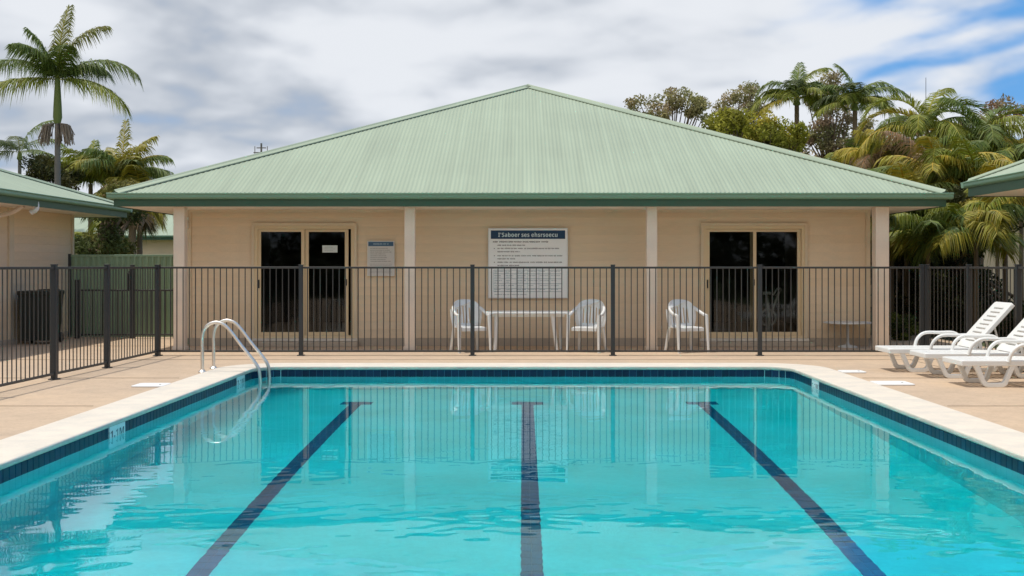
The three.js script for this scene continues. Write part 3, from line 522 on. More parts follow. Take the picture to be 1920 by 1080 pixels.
function makeLounger() {
  const c = base('sun_lounger'), P = M.plastic;                  // foot at x = 0, head towards +x, width along z
  const slotted = (x0, x1, w, n, hw) => { const s = rrect(x0, -w / 2, x1, w / 2, 0.05); for (let k = 0; k < n; k++) { const x = lerp(x0 + 0.09, x1 - 0.08, (k + 0.5) / n), h = new THREE.Path(); rrect(x - 0.011, -hw, x + 0.011, hw, 0.0105, h); s.holes.push(h); } return s; };
  const bed = extrude(slotted(0, 1.30, 0.62, 14, 0.20), 0.016, 0.006, 2, 6); bed.rotateX(-Math.PI / 2); bed.translate(0, 0.315, 0); mesh('bed', bed, P, c);
  for (const s of [-1, 1]) { mesh('side_rail', rbox(1.34, 0.07, 0.035, 0.012, 0.67, 0.298, s * 0.30), P, c); }
  mesh('end_rail', rbox(0.035, 0.065, 0.57, 0.012, 0.012, 0.300, 0), P, c);
  const bk = extrude(slotted(0, 0.86, 0.60, 9, 0.165), 0.022, 0.007, 2, 8); bk.rotateX(-Math.PI / 2); const back = mesh('backrest', bk, P, c); back.position.set(1.20, 0.325, 0); back.rotation.z = THREE.MathUtils.degToRad(48);
  for (const s of [-1, 1]) mesh('back_edge', rbox(0.84, 0.045, 0.03, 0.01, 0.43, -0.005, s * 0.285), P, back);
  mesh('back_prop', [taper(V(1.52, 0.66, -0.22), V(1.66, 0.16, -0.22), 0.014, 0.014, 6), taper(V(1.52, 0.66, 0.22), V(1.66, 0.16, 0.22), 0.014, 0.014, 6)], P, c);
  for (const s of [-1, 1]) {
    for (const lx of [0.42, 1.38]) {
      const f = new THREE.Shape(); f.moveTo(-0.27, 0.30); f.lineTo(-0.165, 0.06); f.quadraticCurveTo(-0.145, 0, -0.08, 0); f.lineTo(0.08, 0); f.quadraticCurveTo(0.145, 0, 0.165, 0.06); f.lineTo(0.27, 0.30); f.lineTo(0.205, 0.30); f.lineTo(0.115, 0.085); f.quadraticCurveTo(0.10, 0.055, 0.06, 0.055); f.lineTo(-0.06, 0.055); f.quadraticCurveTo(-0.10, 0.055, -0.115, 0.085); f.lineTo(-0.205, 0.30); f.closePath();
      const g = extrude(f, 0.048, 0.008, 2, 6); g.translate(lx, 0, s * 0.275 - 0.024); mesh('leg_frame', g, P, c);
    }
    mesh('armrest', new THREE.TubeGeometry(new THREE.CatmullRomCurve3([V(0.58, 0.31, s * 0.315), V(0.62, 0.43, s * 0.325), V(0.72, 0.515, s * 0.335), V(0.95, 0.525, s * 0.335), V(1.18, 0.515, s * 0.335), V(1.27, 0.43, s * 0.328), V(1.30, 0.31, s * 0.318)], false, 'centripetal'), 36, 0.024, 8), P, c);
  }
  return c;
}
const lounger = makeLounger();
[[5.17, -16.12, 0.0, 'white slatted sun lounger nearest the corner, the farthest of three'], [5.38, -15.28, -0.02, 'white slatted sun lounger in the middle of the three'], [5.42, -14.15, 0.01, 'white slatted sun lounger nearest the camera, cut by the right edge']].forEach(([x, z, a, label], i) => {
  const c = i ? lounger.clone() : lounger; if (i) { c.name = numbered('sun_lounger'); scene.add(c); } c.position.set(x, 0.0, z); c.rotation.y = a; tag(c, label, 'sun lounger', 'white sun loungers on the right deck');
});

// ------------------------------------------------------------------ small things on the deck
{
  const l = base('pool_ladder'); tag(l, 'stainless steel pool ladder with two curved rails at the far left corner', 'ladder');
  for (const z of [-15.84, -16.42]) {
    const curve = new THREE.CatmullRomCurve3([V(-4.53, 0.0, z), V(-4.53, 0.3, z), V(-4.53, 0.50, z), V(-4.50, 0.61, z), V(-4.43, 0.68, z), V(-4.33, 0.705, z), V(-4.23, 0.675, z), V(-4.14, 0.59, z), V(-3.98, 0.38, z), V(-3.80, 0.155, z), V(-3.735, 0.05, z), V(-3.715, -0.08, z), V(-3.71, -0.4, z), V(-3.71, -1.25, z)], false, 'centripetal');
    mesh('rail', new THREE.TubeGeometry(curve, 90, 0.024, 12), M.steel, l);
    mesh('flange', new THREE.LatheGeometry([[0.0, 0.035], [0.03, 0.035], [0.045, 0.012], [0.06, 0.006], [0.06, 0]].map(([a, b]) => new THREE.Vector2(a, b)), 20), M.steel, l).position.set(-4.53, 0.003, z);
  }
  for (const y of [-0.36, -0.64, -0.92]) mesh('tread', rbox(0.09, 0.03, 0.55, 0.01), M.steel, l).position.set(-3.71, y, -16.13);
}
[[-4.66, -14.05, 0.40, 'white square lid on the left deck beside the coping'], [4.71, -14.28, 0.46, 'nearer white square lid on the right deck by the loungers'], [4.66, -15.85, 0.34, 'smaller, farther white square lid on the right deck']].forEach(([x, z, w, label]) => {
  const g = base('skimmer_lid', [x, 0, z]); tag(g, label, 'skimmer lid', 'white skimmer lids set in the deck');
  const s = rrect(-w / 2, -w / 2, w / 2, w / 2, 0.06), e = extrude(s, 0.006, 0.004, 2, 6); e.rotateX(-Math.PI / 2); e.translate(0, 0.006, 0); mesh('cover', e, M.lid, g);
  mesh('finger_hole', new THREE.CylinderGeometry(0.014, 0.014, 0.002, 12), M.darkSeal, g).position.set(w * 0.28, 0.0172, 0);
});
{
  const b = base('wheelie_bin', [-9.35, 0, -21.75], Math.PI / 2 * 0.06); tag(b, 'dark wheelie bin with a closed lid behind the left fence', 'bin');
  const body = new THREE.CylinderGeometry(0.45, 0.37, 0.90, 4, 1); body.rotateY(Math.PI / 4); body.scale(1, 1, 1.12); body.translate(0, 0.52, 0); const nb = body.toNonIndexed(); nb.computeVertexNormals(); mesh('body', nb, M.bin, b);
  const ls = rrect(-0.34, -0.40, 0.34, 0.38, 0.06), lg = extrude(ls, 0.04, 0.02, 3, 6); lg.rotateX(-Math.PI / 2); lg.translate(0, 0.965, 0.0); mesh('lid', lg, M.bin, b);
  mesh('handle', tube([V(-0.22, 1.0, -0.40), V(-0.22, 1.02, -0.46), V(0.22, 1.02, -0.46), V(0.22, 1.0, -0.40)], 0.016, 20, 8), M.bin, b);
  for (const s of [-1, 1]) { const w = mesh('wheel', new THREE.TorusGeometry(0.075, 0.03, 8, 20), M.darkSeal, b); w.rotation.y = Math.PI / 2; w.position.set(s * 0.27, 0.1, -0.33); }
}
{ // pale exercise bike just inside the right door
  const b = base('exercise_bike', [4.73, 0.15, -21.62]); tag(b, 'pale exercise bike standing inside behind the right door glass', 'exercise bike');
  const P = M.lampWhite;
  mesh('frame', [taper(V(0, 0.32, 0.12), V(-0.03, 0.8, 0.05), 0.03, 0.025), taper(V(0.02, 0.3, 0.0), V(0.2, 0.86, 0.1), 0.03, 0.025), taper(V(0, 0.05, 0.0), V(0.02, 0.34, 0.05), 0.05, 0.04)], P, b);
  mesh('saddle', rbox(0.16, 0.06, 0.22, 0.025, -0.04, 0.83, 0.05), P, b);
  mesh('handlebar', tube([V(0.05, 0.80, 0.25), V(0.16, 0.92, 0.16), V(0.24, 0.90, 0.08), V(0.19, 0.78, -0.12)], 0.018, 24, 8), P, b);
  mesh('base_bar', [rbox(0.42, 0.05, 0.07, 0.015, 0, 0.05, 0.18), rbox(0.42, 0.05, 0.07, 0.015, 0, 0.05, -0.3), rbox(0.05, 0.05, 0.5, 0.015, 0, 0.06, -0.05)], P, b);
  const fw = mesh('flywheel', new THREE.TorusGeometry(0.15, 0.022, 8, 28), P, b); fw.position.set(0.0, 0.36, 0.03);
}
{
  const a = base('roof_antenna', [-8.4, 0, -36]); tag(a, 'thin antenna mast poking above the left slope of the green roof', 'antenna');
  mesh('mast', taper(V(0, 0, 0), V(0, 5.45, 0), 0.05, 0.03), M.trunkGrey, a); mesh('crossbar', [box(0.5, 0.03, 0.03, 0, 5.15, 0), box(0.3, 0.03, 0.03, 0, 5.3, 0)], M.trunkGrey, a); mesh('element', [-0.2, 0, 0.2].map((x) => box(0.02, 0.3, 0.02, x, 5.2, 0.03)), M.trunkGrey, a);
}
{ const a = base('radio_mast', [21.6, 0, -60]); tag(a, 'thin dark mast rising above the right hand palms', 'mast'); mesh('pole', taper(V(0, 0, 0), V(0, 11.6, 0), 0.035, 0.014), M.fencePost, a); }

// ------------------------------------------------------------------ palms
function frondGeo(R, L, e0, bendDeg, leafL, n, tone, { hang = 0.35, twist = 0, wid = 0.034, fwdK = e0 > 76 && bendDeg < 60 ? 2.1 : 1, vee = 0.30 } = {}) {
  const seg = 16, P = [], T = []; let p = V(0, 0, 0);
  for (let i = 0; i <= seg; i++) { const t = i / seg, e = THREE.MathUtils.degToRad(e0 - bendDeg * Math.pow(t, 1.25)); const d = V(Math.cos(e), Math.sin(e), twist * t * t * 0.6).normalize(); P.push(p.clone()); T.push(d); p = p.clone().addScaledVector(d, L / seg); }
  const at = (t) => { const f = t * seg, i = Math.min(seg - 1, Math.floor(f)), u = f - i; return [P[i].clone().lerp(P[i + 1], u), T[i].clone().lerp(T[i + 1], u).normalize()]; };
  const pos = [], colr = [], idx = [], nrm = [];
  const tri = (a, b, c, k) => { const o = pos.length / 3; pos.push(...a.toArray(), ...b.toArray(), ...c.toArray()); for (let i = 0; i < 3; i++) colr.push(...k); };
  // midrib
  for (let i = 0; i < seg; i++) { const w0 = 0.028 * (1 - i / seg) + 0.006, w1 = 0.028 * (1 - (i + 1) / seg) + 0.006, s = V(0, 0, 1), k = [tone[0] * 1.9, tone[1] * 1.5, tone[2] * 1.4]; const A = P[i], B = P[i + 1];
    for (const [u, v] of [[V(0, 0, 1), V(0, 1, 0)], [V(0, 1, 0), V(0, 0, -1)], [V(0, 0, -1), V(0, 0, 1)]]) { const a0 = A.clone().addScaledVector(u, w0), a1 = A.clone().addScaledVector(v, w0), b0 = B.clone().addScaledVector(u, w1), b1 = B.clone().addScaledVector(v, w1); tri(a0, b0, a1, k); tri(a1, b0, b1, k); } }
  for (let i = 0; i < n; i++) for (const s of [-1, 1]) {
    const t = 0.10 + 0.90 * (i + R() * 0.7) / n, [q, d] = at(Math.min(0.999, t)), l = leafL * (0.35 + 0.65 * Math.sin(Math.PI * Math.min(1, 0.18 + t * 0.78))) * (0.8 + R() * 0.35);
    const side = V(0, 0, s), up = d.clone().cross(V(0, 0, 1)).negate(); if (up.y < 0) up.negate();
    const fwd = (0.35 + 0.75 * t) * fwdK, dir = d.clone().multiplyScalar(fwd).addScaledVector(side, 1).addScaledVector(up, vee - 0.25 * R()).normalize();
    const w = wid * (0.8 + R() * 0.5), h = hang * (0.6 + R() * 0.8);
    const m = q.clone().addScaledVector(dir, l * 0.5).add(V(0, -l * h * 0.22, 0)), e = q.clone().addScaledVector(dir, l * 0.92).add(V(0, -l * h, 0));
    const acr = d.clone().addScaledVector(up, (R() - 0.5) * 1.2).normalize();
    const b = 0.72 + R() * 0.6, k = [tone[0] * b * (0.9 + R() * 0.3), tone[1] * b, tone[2] * b * (0.8 + R() * 0.4)];
    const a0 = q.clone().addScaledVector(acr, -w * 0.35), a1 = q.clone().addScaledVector(acr, w * 0.35), m0 = m.clone().addScaledVector(acr, -w * 0.5), m1 = m.clone().addScaledVector(acr, w * 0.5);
    tri(a0, m0, a1, k); tri(a1, m0, m1, k); tri(m0, e, m1, k);
  }
  const g = new THREE.BufferGeometry(); g.setAttribute('position', new THREE.Float32BufferAttribute(pos, 3)); g.setAttribute('color', new THREE.Float32BufferAttribute(colr, 3)); g.computeVertexNormals(); return g;
}
const GREEN = [0.155, 0.22, 0.042], OLIVE = [0.255, 0.295, 0.03], GOLD = [0.40, 0.35, 0.036], DEEP = [0.10, 0.135, 0.034], DRY = [0.38, 0.27, 0.15];
// one palm: trunk, crownshaft, separate fronds given as [azimuth deg, elevation deg, bend deg, length factor, tone]
function palm(label, [x, z], h, { lean = [0, 0], r = 0.11, shaft = 0, L = 2.4, leafL = 0.6, n = 46, fronds, seeds = false, trunk = M.trunkGrey, seed = 1, hang = 0.35, wid = 0.034, ring = true }) {
  const R = rng(seed * 131 + 5), t = base('palm_tree', [x, 0, z]); tag(t, label, 'palm tree');
  const top = V(lean[0], h, lean[1]), curve = new THREE.CatmullRomCurve3([V(0, -0.1, 0), V(lean[0] * 0.25, h * 0.4, lean[1] * 0.25), V(lean[0] * 0.65, h * 0.75, lean[1] * 0.65), top]);
  const tg = new THREE.TubeGeometry(curve, 60, r, 10), p = tg.attributes.position, c0 = V(0, 0, 0);
  for (let i = 0; i < p.count; i++) { const k = Math.floor(i / 11) / 60; curve.getPoint(k, c0); const f = (1.25 - 0.4 * k) * (ring && Math.floor(i / 11) % 2 ? 1.06 : 1); p.setXYZ(i, c0.x + (p.getX(i) - c0.x) * f, p.getY(i), c0.z + (p.getZ(i) - c0.z) * f); } tg.computeVertexNormals();
  mesh('trunk', tg, trunk, t);
  if (shaft) { const sg = new THREE.LatheGeometry([[r * 1.0, 0], [r * 1.5, shaft * 0.14], [r * 1.35, shaft * 0.4], [r * 1.05, shaft * 0.75], [r * 0.85, shaft]].map(([a, b]) => new THREE.Vector2(a, b)), 14); mesh('crownshaft', sg, M.crownshaft, t).position.copy(top); }
  if (seeds) for (const s of [-1, 0.15, 1]) { const q = []; for (let k = 0; k < 90; k++) { const a = s * (0.25 + R() * 0.35), l = 0.4 + R() * 0.42, zz = (R() - 0.5) * 0.4; q.push(taper(V(s * 0.1, 0, 0), V(a * 0.75, -0.05 - R() * 0.1, zz), 0.008, 0.007, 4), taper(V(a * 0.75, -0.08, zz), V(a + (R() - 0.5) * 0.1, -l, zz + (R() - 0.5) * 0.15), 0.009, 0.014, 4)); } mesh('seed_stalks', q, M.seedStalk, t).position.copy(top).add(V(0, 0.02, 0.05)); }
  const c = top.clone().add(V(0, shaft * 0.97, 0));
  for (const [az, e0, bd, lf = 1, tone = GREEN, opt = {}] of fronds) { const g = frondGeo(R, L * lf, e0, bd, leafL, n, tone, { hang, wid, twist: (R() - 0.5) * 0.7, ...opt }), f = mesh('frond', g, M.leaf, t); f.position.copy(c); f.rotation.y = THREE.MathUtils.degToRad(az); }
  return t;
}
const HOOP = { hang: 0.30, vee: 0.75 };
const at = (px, d) => [(px - 980) * d / 2100, -d], hgt = (py, d) => 1.5 + (499 - py) * d / 2100;   // read off the photograph: where a thing stands
const around = (n, e0, e1, b0, b1, tones, seed, l0 = 0.85, l1 = 1.1) => { const R = rng(seed); return [...Array(n)].map((_, i) => { const q = R(); return [i * 360 / n * 2.4 + R() * 40, lerp(e0, e1, q), lerp(b0, b1, R()), lerp(l0, l1, R()), tones[Math.floor(R() * tones.length)]]; }); };

palm('tall feather palm with green crownshaft and hanging seed stalks at left', at(108, 40), hgt(232, 40), { r: 0.105, shaft: 1.6, L: 2.85, leafL: 0.92, n: 110, seeds: true, seed: 2, hang: 0.75, wid: 0.036,
  fronds: [[8, 44, 92, 1.08, GREEN], [-6, 6, 66, 1.0, OLIVE], [172, 42, 84, 1.12, GREEN], [187, 8, 48, 1.0, OLIVE], [163, 64, 62, 0.85, GREEN], [80, 87, 22, 1.0, [0.22, 0.23, 0.03]], [18, 82, 74, 0.98, [0.20, 0.21, 0.03]], [200, 76, 36, 0.72, GREEN], [300, 62, 70, 0.7, GREEN], [60, 48, 80, 0.85, DEEP], [235, 60, 62, 0.7, GREEN], [110, 40, 70, 0.85, DEEP]] });
palm('slender green palm far off at the left edge above the roof', at(37, 60), hgt(300, 60), { r: 0.10, shaft: 0.4, L: 2.6, leafL: 0.9, n: 70, seed: 3, hang: 0.7, fronds: [[5, 50, 105, 1.1, GREEN], [30, 78, 70, 1, GREEN], [175, 45, 90, 1, DEEP], [190, 10, 60, 1, DEEP], [-15, 15, 60, 0.9, GREEN], [120, 60, 80, 0.9, DEEP], [250, 40, 80, 0.9, DEEP]] });
const canes = (label, px, d, py, seed, o = {}) => palm(label, at(px, d), hgt(py, d), { r: 0.05, L: 2.0, leafL: 0.62, n: 72, trunk: M.trunkBrown, seed, hang: 0.72, wid: 0.030, ...o, fronds: o.fronds ?? [...(o.extra ?? []), ...around(o.count ?? 12, o.up ? 42 : 26, 88, o.up ? 45 : 60, o.up ? 105 : 140, o.tones ?? [OLIVE, OLIVE, GREEN, GOLD], seed)] });;
// left clump between the houses
const LC = { r: 0.11, L: 2.6, leafL: 0.95, wid: 0.05, n: 64 }, YG = [0.32, 0.30, 0.03];
canes('yellow green palm with an upright tip behind the left eave', 228, 50, 345, 11, { ...LC, count: 22, tones: [OLIVE, YG, GREEN, GREEN], up: 1, extra: [[80, 88, 24, 1.15, YG], [15, 82, 60, 1.05, YG]] });
canes('bushy green palm left of the upright one', 170, 52, 345, 12, { ...LC, L: 2.3, count: 20, tones: [OLIVE, GREEN, GREEN], up: 1, extra: [[100, 86, 40, 1, OLIVE]] });
canes('palm with drooping brown fronds by the main roof corner', 262, 49, 372, 13, { ...LC, L: 2.0, count: 18, tones: [OLIVE, GOLD, DRY, YG] });
canes('low dark palm at the foot of the left clump', 222, 48, 425, 14, { ...LC, r: 0.2, L: 1.6, count: 15, tones: [DEEP, OLIVE, DRY] });
canes('low green palm beside the green metal fence', 165, 53, 462, 15, { ...LC, L: 1.2, count: 11, tones: [DEEP, OLIVE] });
canes('dry brown palm stem cluster above the green fence', 248, 47, 405, 16, { ...LC, r: 0.16, L: 1.5, count: 12, tones: [DRY, GOLD, OLIVE] });
// right: tall pair behind the roof
palm('tall arching palm behind the right slope, left of the tall pair', at(1494, 48), hgt(198, 48), { r: 0.11, shaft: 0.3, L: 2.2, leafL: 0.78, n: 84, trunk: M.trunkBrown, seed: 21, hang: 0.5, wid: 0.034, fronds: [...around(6, 5, 70, 70, 110, [OLIVE, GREEN, DEEP], 303, 0.6, 0.85), [172, 66, 150, 1.05, GREEN], [160, 45, 125, 1.0, OLIVE], [185, 24, 95, 1.05, OLIVE], [60, 86, 55, 0.9, GREEN], [15, 78, 85, 1.0, OLIVE], [5, 52, 130, 1.05, GREEN], [-20, 15, 70, 1, OLIVE], [250, 50, 90, 0.9, DEEP], [110, 40, 90, 0.9, DEEP], [200, 0, 50, 0.9, GOLD]] });
palm('tall arching palm behind the right slope, right of the tall pair', at(1603, 47), hgt(208, 47), { r: 0.11, shaft: 0.3, L: 2.2, leafL: 0.78, n: 84, trunk: M.trunkBrown, seed: 22, hang: 0.5, wid: 0.034, fronds: [...around(6, 5, 70, 70, 110, [OLIVE, GREEN, DEEP], 304, 0.6, 0.85), [8, 72, 140, 1.1, GREEN], [-12, 48, 105, 1.15, GREEN], [20, 36, 100, 1, GREEN], [140, 86, 50, 0.9, GREEN], [165, 70, 120, 0.9, GREEN], [178, 35, 90, 0.9, DEEP], [200, 10, 60, 0.9, OLIVE], [250, 55, 90, 0.9, DEEP], [60, 40, 100, 0.9, DEEP], [-35, 5, 60, 0.95, OLIVE]] });
// right: golden canes, back row to front row
canes('golden green cane palm with the highest arching crown at right', 1738, 31, 246, 31, { L: 2.0, leafL: 0.62, n: 84, count: 0, fronds: [...around(5, 0, 40, 70, 110, [OLIVE, GOLD], 301), [176, 74, 165, 1.25, OLIVE, HOOP], [170, 50, 140, 1.2, GOLD, HOOP], [40, 87, 85, 0.9, OLIVE], [8, 76, 165, 1.1, OLIVE, HOOP], [-4, 62, 150, 1.25, GREEN, HOOP], [0, 40, 110, 1.05, GREEN], [185, 20, 85, 1.1, GOLD], [-15, 15, 80, 1, GOLD], [240, 40, 110, 1, OLIVE], [280, 25, 100, 1.0, OLIVE], [120, 50, 110, 1, GREEN]] });
canes('green cane palm with two hooped fronds near the right edge', 1840, 30, 266, 32, { L: 1.9, leafL: 0.62, n: 84, count: 0, fronds: [...around(5, 0, 40, 70, 110, [OLIVE, GREEN], 302), [176, 76, 160, 1.15, GREEN, HOOP], [6, 80, 170, 1.2, GREEN, HOOP], [-2, 66, 160, 1.3, OLIVE, HOOP], [150, 86, 80, 0.9, GREEN], [0, 45, 120, 1.1, OLIVE], [178, 40, 115, 1.1, OLIVE], [-12, 12, 80, 1.05, GOLD], [190, 12, 80, 1.0, GOLD], [260, 40, 110, 1, GREEN], [300, 55, 110, 1, OLIVE], [80, 60, 100, 1, GREEN]] });
canes('golden cane palm leaning over the far right edge', 1915, 29, 320, 33, { L: 1.7, count: 20 });
canes('brownish cane palm low beside the main roof slope', 1665, 32, 320, 34, { L: 1.7, count: 18, tones: [GOLD, OLIVE, DRY] });
canes('cane palm with hanging golden fronds behind the right eave', 1760, 27, 345, 35, { L: 1.9, count: 20, tones: [GOLD, OLIVE, GREEN, DRY] });
canes('cane palm with arching fronds under the corner house eave', 1835, 26, 372, 36, { L: 1.8, count: 20, tones: [OLIVE, GOLD, GREEN] });
canes('dark cane palm standing just right of the verandah column', 1700, 26, 400, 37, { L: 1.6, count: 13, tones: [YG, OLIVE, GREEN, GOLD] });
canes('low cane palm with a bright frond above the right fence', 1740, 23.5, 470, 38, { L: 1.35, count: 13, tones: [YG, OLIVE, GREEN] });
canes('low feathery cane palm behind the right side fence', 1830, 23, 455, 39, { L: 1.4, count: 14, tones: [GREEN, OLIVE, YG] });
canes('green cane palm between the golden ones above the eave tip', 1795, 33, 335, 41, { L: 1.7, count: 15, tones: [GREEN, OLIVE, YG] });
canes('full green cane palm just above the right roof slope', 1600, 38, 318, 42, { L: 1.6, leafL: 0.7, count: 13, tones: [GREEN, OLIVE, GREEN] });
canes('cane palm with long fronds hanging beside the corner house', 1885, 24.5, 400, 43, { L: 1.6, count: 20, tones: [GREEN, OLIVE, GOLD] });
canes('lush cane palm crowding behind the corner house eave', 1870, 34, 345, 44, { L: 1.8, count: 15, tones: [GREEN, OLIVE, YG] });
canes('low cane palm filling the gap beside the right column', 1672, 25, 470, 40, { L: 1.25, count: 12, tones: [DEEP, DEEP, OLIVE] });

// ------------------------------------------------------------------ broadleaf trees and shrubs
function leafCloud(R, clumps, per, rad, size, tones, aspect = 0.45, droop = 0) {
  const pos = [], colr = [], nrm = [], a = V(0, 0, 0), b = V(0, 0, 0), n = V(0, 0, 0);
  for (const c of clumps) {
    const tone = tones[Math.floor(R() * tones.length)], cb = 0.75 + R() * 0.5;
    for (let k = 0; k < per; k++) {
      const u = R() * 2 - 1, ph = R() * 6.283, s = Math.sqrt(1 - u * u), rr = rad * c[3] * Math.pow(R(), 0.45), x = c[0] + rr * s * Math.cos(ph), y = c[1] + rr * u * 0.75, z = c[2] + rr * s * Math.sin(ph);
      a.set(R() - 0.5, R() - 0.5 - droop, R() - 0.5).normalize(); n.set(R() - 0.5, R() - 0.5, R() - 0.5).normalize(); b.crossVectors(a, n).normalize();
      const l = size * (0.7 + R() * 0.7), w = l * aspect, t = cb * (0.7 + R() * 0.6), k3 = [tone[0] * t, tone[1] * t, tone[2] * t];
      const A = [x - a.x * l / 2, y - a.y * l / 2, z - a.z * l / 2], B = [x + b.x * w / 2, y + b.y * w / 2, z + b.z * w / 2], C = [x + a.x * l / 2, y + a.y * l / 2, z + a.z * l / 2], D = [x - b.x * w / 2, y - b.y * w / 2, z - b.z * w / 2];
      pos.push(...A, ...B, ...C, ...A, ...C, ...D); for (let i = 0; i < 6; i++) colr.push(...k3);
    }
  }
  const g = new THREE.BufferGeometry(); g.setAttribute('position', new THREE.Float32BufferAttribute(pos, 3)); g.setAttribute('color', new THREE.Float32BufferAttribute(colr, 3)); g.computeVertexNormals(); return g;
}
// clumps given in photograph pixels at distance d: [px, py, relative size]
function tree(name, label, category, d, trunkPx, list, { per = 160, rad = 0.8, size = 0.24, tones, aspect = 0.4, trunkR = 0.16, seed = 1, depth = 1.2, mat = M.trunkBrown, droop = 0, fork = 0.55, limbs = true }) {
  const R = rng(seed * 977 + 3), [bx, bz] = at(trunkPx, d), t = base(name, [bx, 0, bz]); tag(t, label, category);
  const cl2 = list.map(([px, py, s = 1]) => [at(px, d)[0] - bx, hgt(py, d), (R() - 0.5) * 2 * depth, s]);
  mesh('crown', leafCloud(R, cl2, per, rad, size, tones, aspect, droop), M.leafDull, t);
  const top = Math.max(...cl2.map((c) => c[1])), fy = top * fork, geos = [];
  mesh('trunk', tube([V(0, -0.1, 0), V(0.05, fy * 0.5, 0), V(0, fy, 0)], trunkR, 10, 8), mat, t);
  if (limbs) { for (const c of cl2) { const m = V(c[0] * 0.45 + (R() - 0.5) * 0.3, lerp(fy, c[1], 0.5) - 0.1, c[2] * 0.45); geos.push(taper(V(0, fy - 0.15, 0), m, trunkR * 0.5, trunkR * 0.28, 5), taper(m, V(c[0], c[1], c[2]), trunkR * 0.28, trunkR * 0.1, 5)); } mesh('limb', geos, mat, t); }
  return t;
}
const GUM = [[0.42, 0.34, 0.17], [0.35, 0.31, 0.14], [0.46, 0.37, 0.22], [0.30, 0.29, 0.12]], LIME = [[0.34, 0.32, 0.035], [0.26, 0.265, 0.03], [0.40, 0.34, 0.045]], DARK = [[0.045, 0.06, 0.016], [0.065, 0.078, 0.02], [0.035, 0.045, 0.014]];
const ell = (cx, cy, rx, ry, n, seed, s0 = 0.7, s1 = 1.15) => { const R = rng(seed); return [...Array(n)].map(() => { const a = R() * 6.283, q = Math.sqrt(R()); return [cx + Math.cos(a) * q * rx, cy + Math.sin(a) * q * ry, lerp(s0, s1, R())]; }); };
tree('gum_tree', 'sparse olive brown tree rising alone above the right roof slope', 'tree', 60, 1258, [...ell(1225, 205, 45, 26, 15, 1, 0.6, 1), ...ell(1285, 190, 38, 24, 14, 2, 0.6, 1), ...ell(1300, 215, 22, 14, 5, 3, 0.5, 0.8), [1180, 195, 0.6], [1252, 235, 0.9], [1270, 255, 0.9]], { per: 120, rad: 0.62, size: 0.19, tones: GUM, seed: 1 });
tree('gum_tree', 'grey brown tree directly left of the tall palms', 'tree', 62, 1392, [...ell(1385, 200, 48, 22, 15, 4, 0.6, 1), ...ell(1410, 175, 22, 16, 6, 5, 0.6, 0.9), ...ell(1390, 235, 50, 20, 9, 6, 0.7, 1)], { per: 110, rad: 0.66, size: 0.19, tones: GUM, seed: 2 });
tree('gum_tree', 'tall wispy brown tree between and behind the two tall palms', 'tree', 58, 1555, [...ell(1550, 175, 40, 34, 16, 7, 0.6, 1), ...ell(1570, 240, 75, 40, 26, 8, 0.5, 0.95), ...ell(1520, 280, 55, 30, 14, 9, 0.5, 0.9), ...ell(1600, 290, 60, 30, 12, 19, 0.5, 0.9)], { per: 150, rad: 0.7, size: 0.18, tones: [[0.27, 0.19, 0.12], ...GUM], seed: 3 });
tree('gum_tree', 'thin reddish brown tree behind the cane palms at far right', 'tree', 50, 1880, [...ell(1880, 215, 40, 28, 14, 10, 0.5, 0.9), ...ell(1800, 250, 70, 22, 14, 11, 0.5, 0.8), ...ell(1700, 250, 40, 25, 9, 20, 0.5, 0.8)], { per: 75, rad: 0.6, size: 0.18, tones: [[0.38, 0.24, 0.15], [0.32, 0.25, 0.14]], seed: 4 });
tree('shrub', 'bright green rounded treetop just over the right roof slope', 'shrub', 44, 1378, ell(1368, 232, 42, 14, 16, 12), { per: 200, rad: 0.5, size: 0.17, tones: [[0.31, 0.30, 0.04], [0.24, 0.25, 0.035]], seed: 5 });
tree('shrub', 'yellow green leafy treetop below the tall left palm', 'shrub', 42, 1445, [...ell(1440, 250, 52, 24, 22, 13), ...ell(1475, 270, 30, 14, 8, 14)], { per: 200, rad: 0.5, size: 0.17, tones: LIME, seed: 6 });
tree('shrub', 'lime green leafy shrub beside the lower right roof slope', 'shrub', 36, 1630, [...ell(1630, 305, 45, 28, 24, 15), ...ell(1680, 330, 35, 25, 14, 16)], { per: 220, rad: 0.42, size: 0.14, tones: LIME, seed: 7 });
tree('shrub', 'small dark leafy tree behind the left roof by the tall trunk', 'shrub', 48, 92, [...ell(85, 320, 22, 26, 12, 17), ...ell(120, 335, 25, 20, 8, 18)], { per: 160, rad: 0.5, size: 0.18, tones: [[0.05, 0.06, 0.02], [0.09, 0.085, 0.02]], seed: 8 });
tree('shrub', 'olive shrub low in the left gap around the palm stems', 'shrub', 32, 190, [...ell(225, 375, 22, 40, 14, 21), ...ell(165, 465, 30, 18, 12, 22), ...ell(215, 455, 25, 22, 9, 24)], { per: 200, rad: 0.42, size: 0.13, tones: [[0.16, 0.155, 0.035], [0.09, 0.11, 0.03], [0.22, 0.19, 0.05]], seed: 9 });
tree('shrub', 'dense dark shrub in the gap right of the verandah', 'shrub', 27.5, 1690, [...ell(1670, 480, 60, 100, 46, 23), ...ell(1740, 460, 60, 90, 36, 24), ...ell(1690, 590, 70, 40, 20, 27)], { per: 230, rad: 0.42, size: 0.13, tones: DARK, seed: 10 });
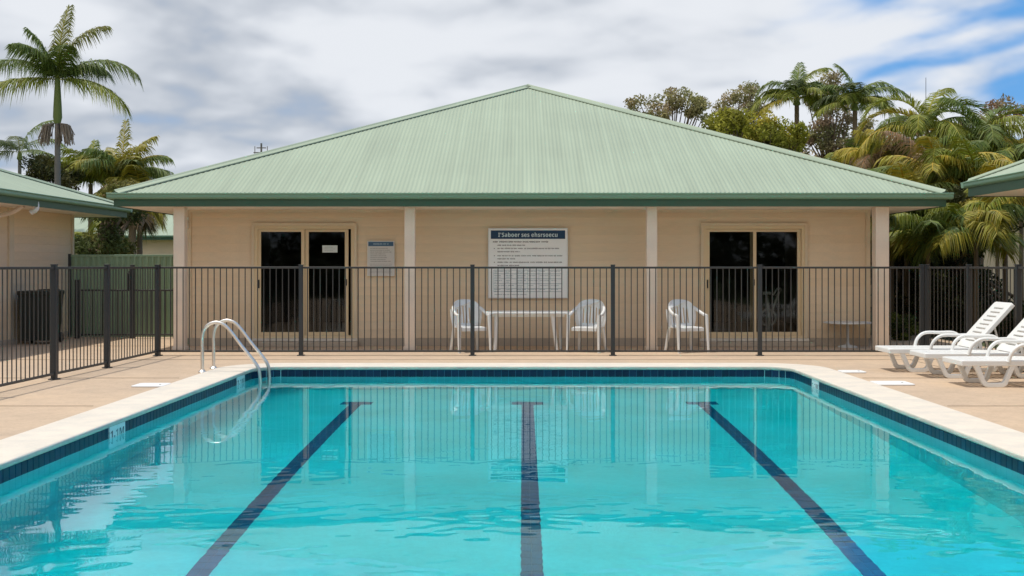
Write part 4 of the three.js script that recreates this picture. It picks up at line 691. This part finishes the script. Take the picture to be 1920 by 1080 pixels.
tree('shrub', 'dark green shrub mass behind the right side fence', 'shrub', 25.5, 1800, [...ell(1790, 560, 70, 60, 38, 25), ...ell(1800, 420, 70, 60, 30, 26), ...ell(1870, 600, 60, 40, 18, 28)], { per: 220, rad: 0.40, size: 0.13, tones: [...DARK, [0.07, 0.075, 0.025]], seed: 11 });
tree('shrub', 'wide olive leafy mass behind the golden cane palms', 'shrub', 40, 1760, [...ell(1700, 330, 80, 60, 40, 31), ...ell(1840, 330, 90, 60, 44, 32)], { per: 190, rad: 0.62, size: 0.17, tones: [[0.12, 0.14, 0.03], [0.17, 0.17, 0.03], [0.09, 0.11, 0.03]], seed: 13 });
tree('shrub', 'small light green plant at the foot of the right column', 'shrub', 22.8, 1694, ell(1692, 612, 22, 26, 12, 29), { per: 110, rad: 0.18, size: 0.09, tones: [[0.13, 0.16, 0.03], [0.09, 0.12, 0.03]], seed: 12, depth: 0.25, trunkR: 0.025, limbs: true });
{ // tall hedge behind the viewer, mirrored in the door glass
  const R = rng(55), h = base('hedge', [0, 0, 13]); tag(h, 'tall dark hedge closing the near end of the deck', 'hedge');
  const c = []; for (let i = 0; i < 420; i++) c.push([(R() - 0.5) * 40, R() * 4.6, (R() - 0.5) * 1.6, 0.8 + R() * 0.5]);
  mesh('foliage', leafCloud(R, c, 60, 0.7, 0.3, DARK), M.leafDull, h); mesh('stems', [...Array(30)].map((_, i) => taper(V(-19.5 + i * 1.34, 0, 0), V(-19.5 + i * 1.34, 4, 0.2), 0.06, 0.02, 5)), M.trunkBrown, h);
}
{ // far belt of trees that closes the horizon
  const R = rng(66), c = []; for (let i = 0; i < 1500; i++) { const a = R() * 6.283, d = 95 + R() * 40; c.push([Math.sin(a) * d, R() * 5.0, -Math.cos(a) * d, 1 + R() * 0.6]); }
  tag(mesh('far_trees', leafCloud(R, c, 34, 2.6, 1.1, [[0.07, 0.08, 0.03], [0.05, 0.065, 0.025], [0.09, 0.085, 0.04]]), M.leafDull), 'distant belt of trees beyond the houses', 'trees', null, 'stuff');
}
scene.traverse((o) => { if (o.isMesh) o.castShadow = o.receiveShadow = true; });
renderer.render(scene, camera);
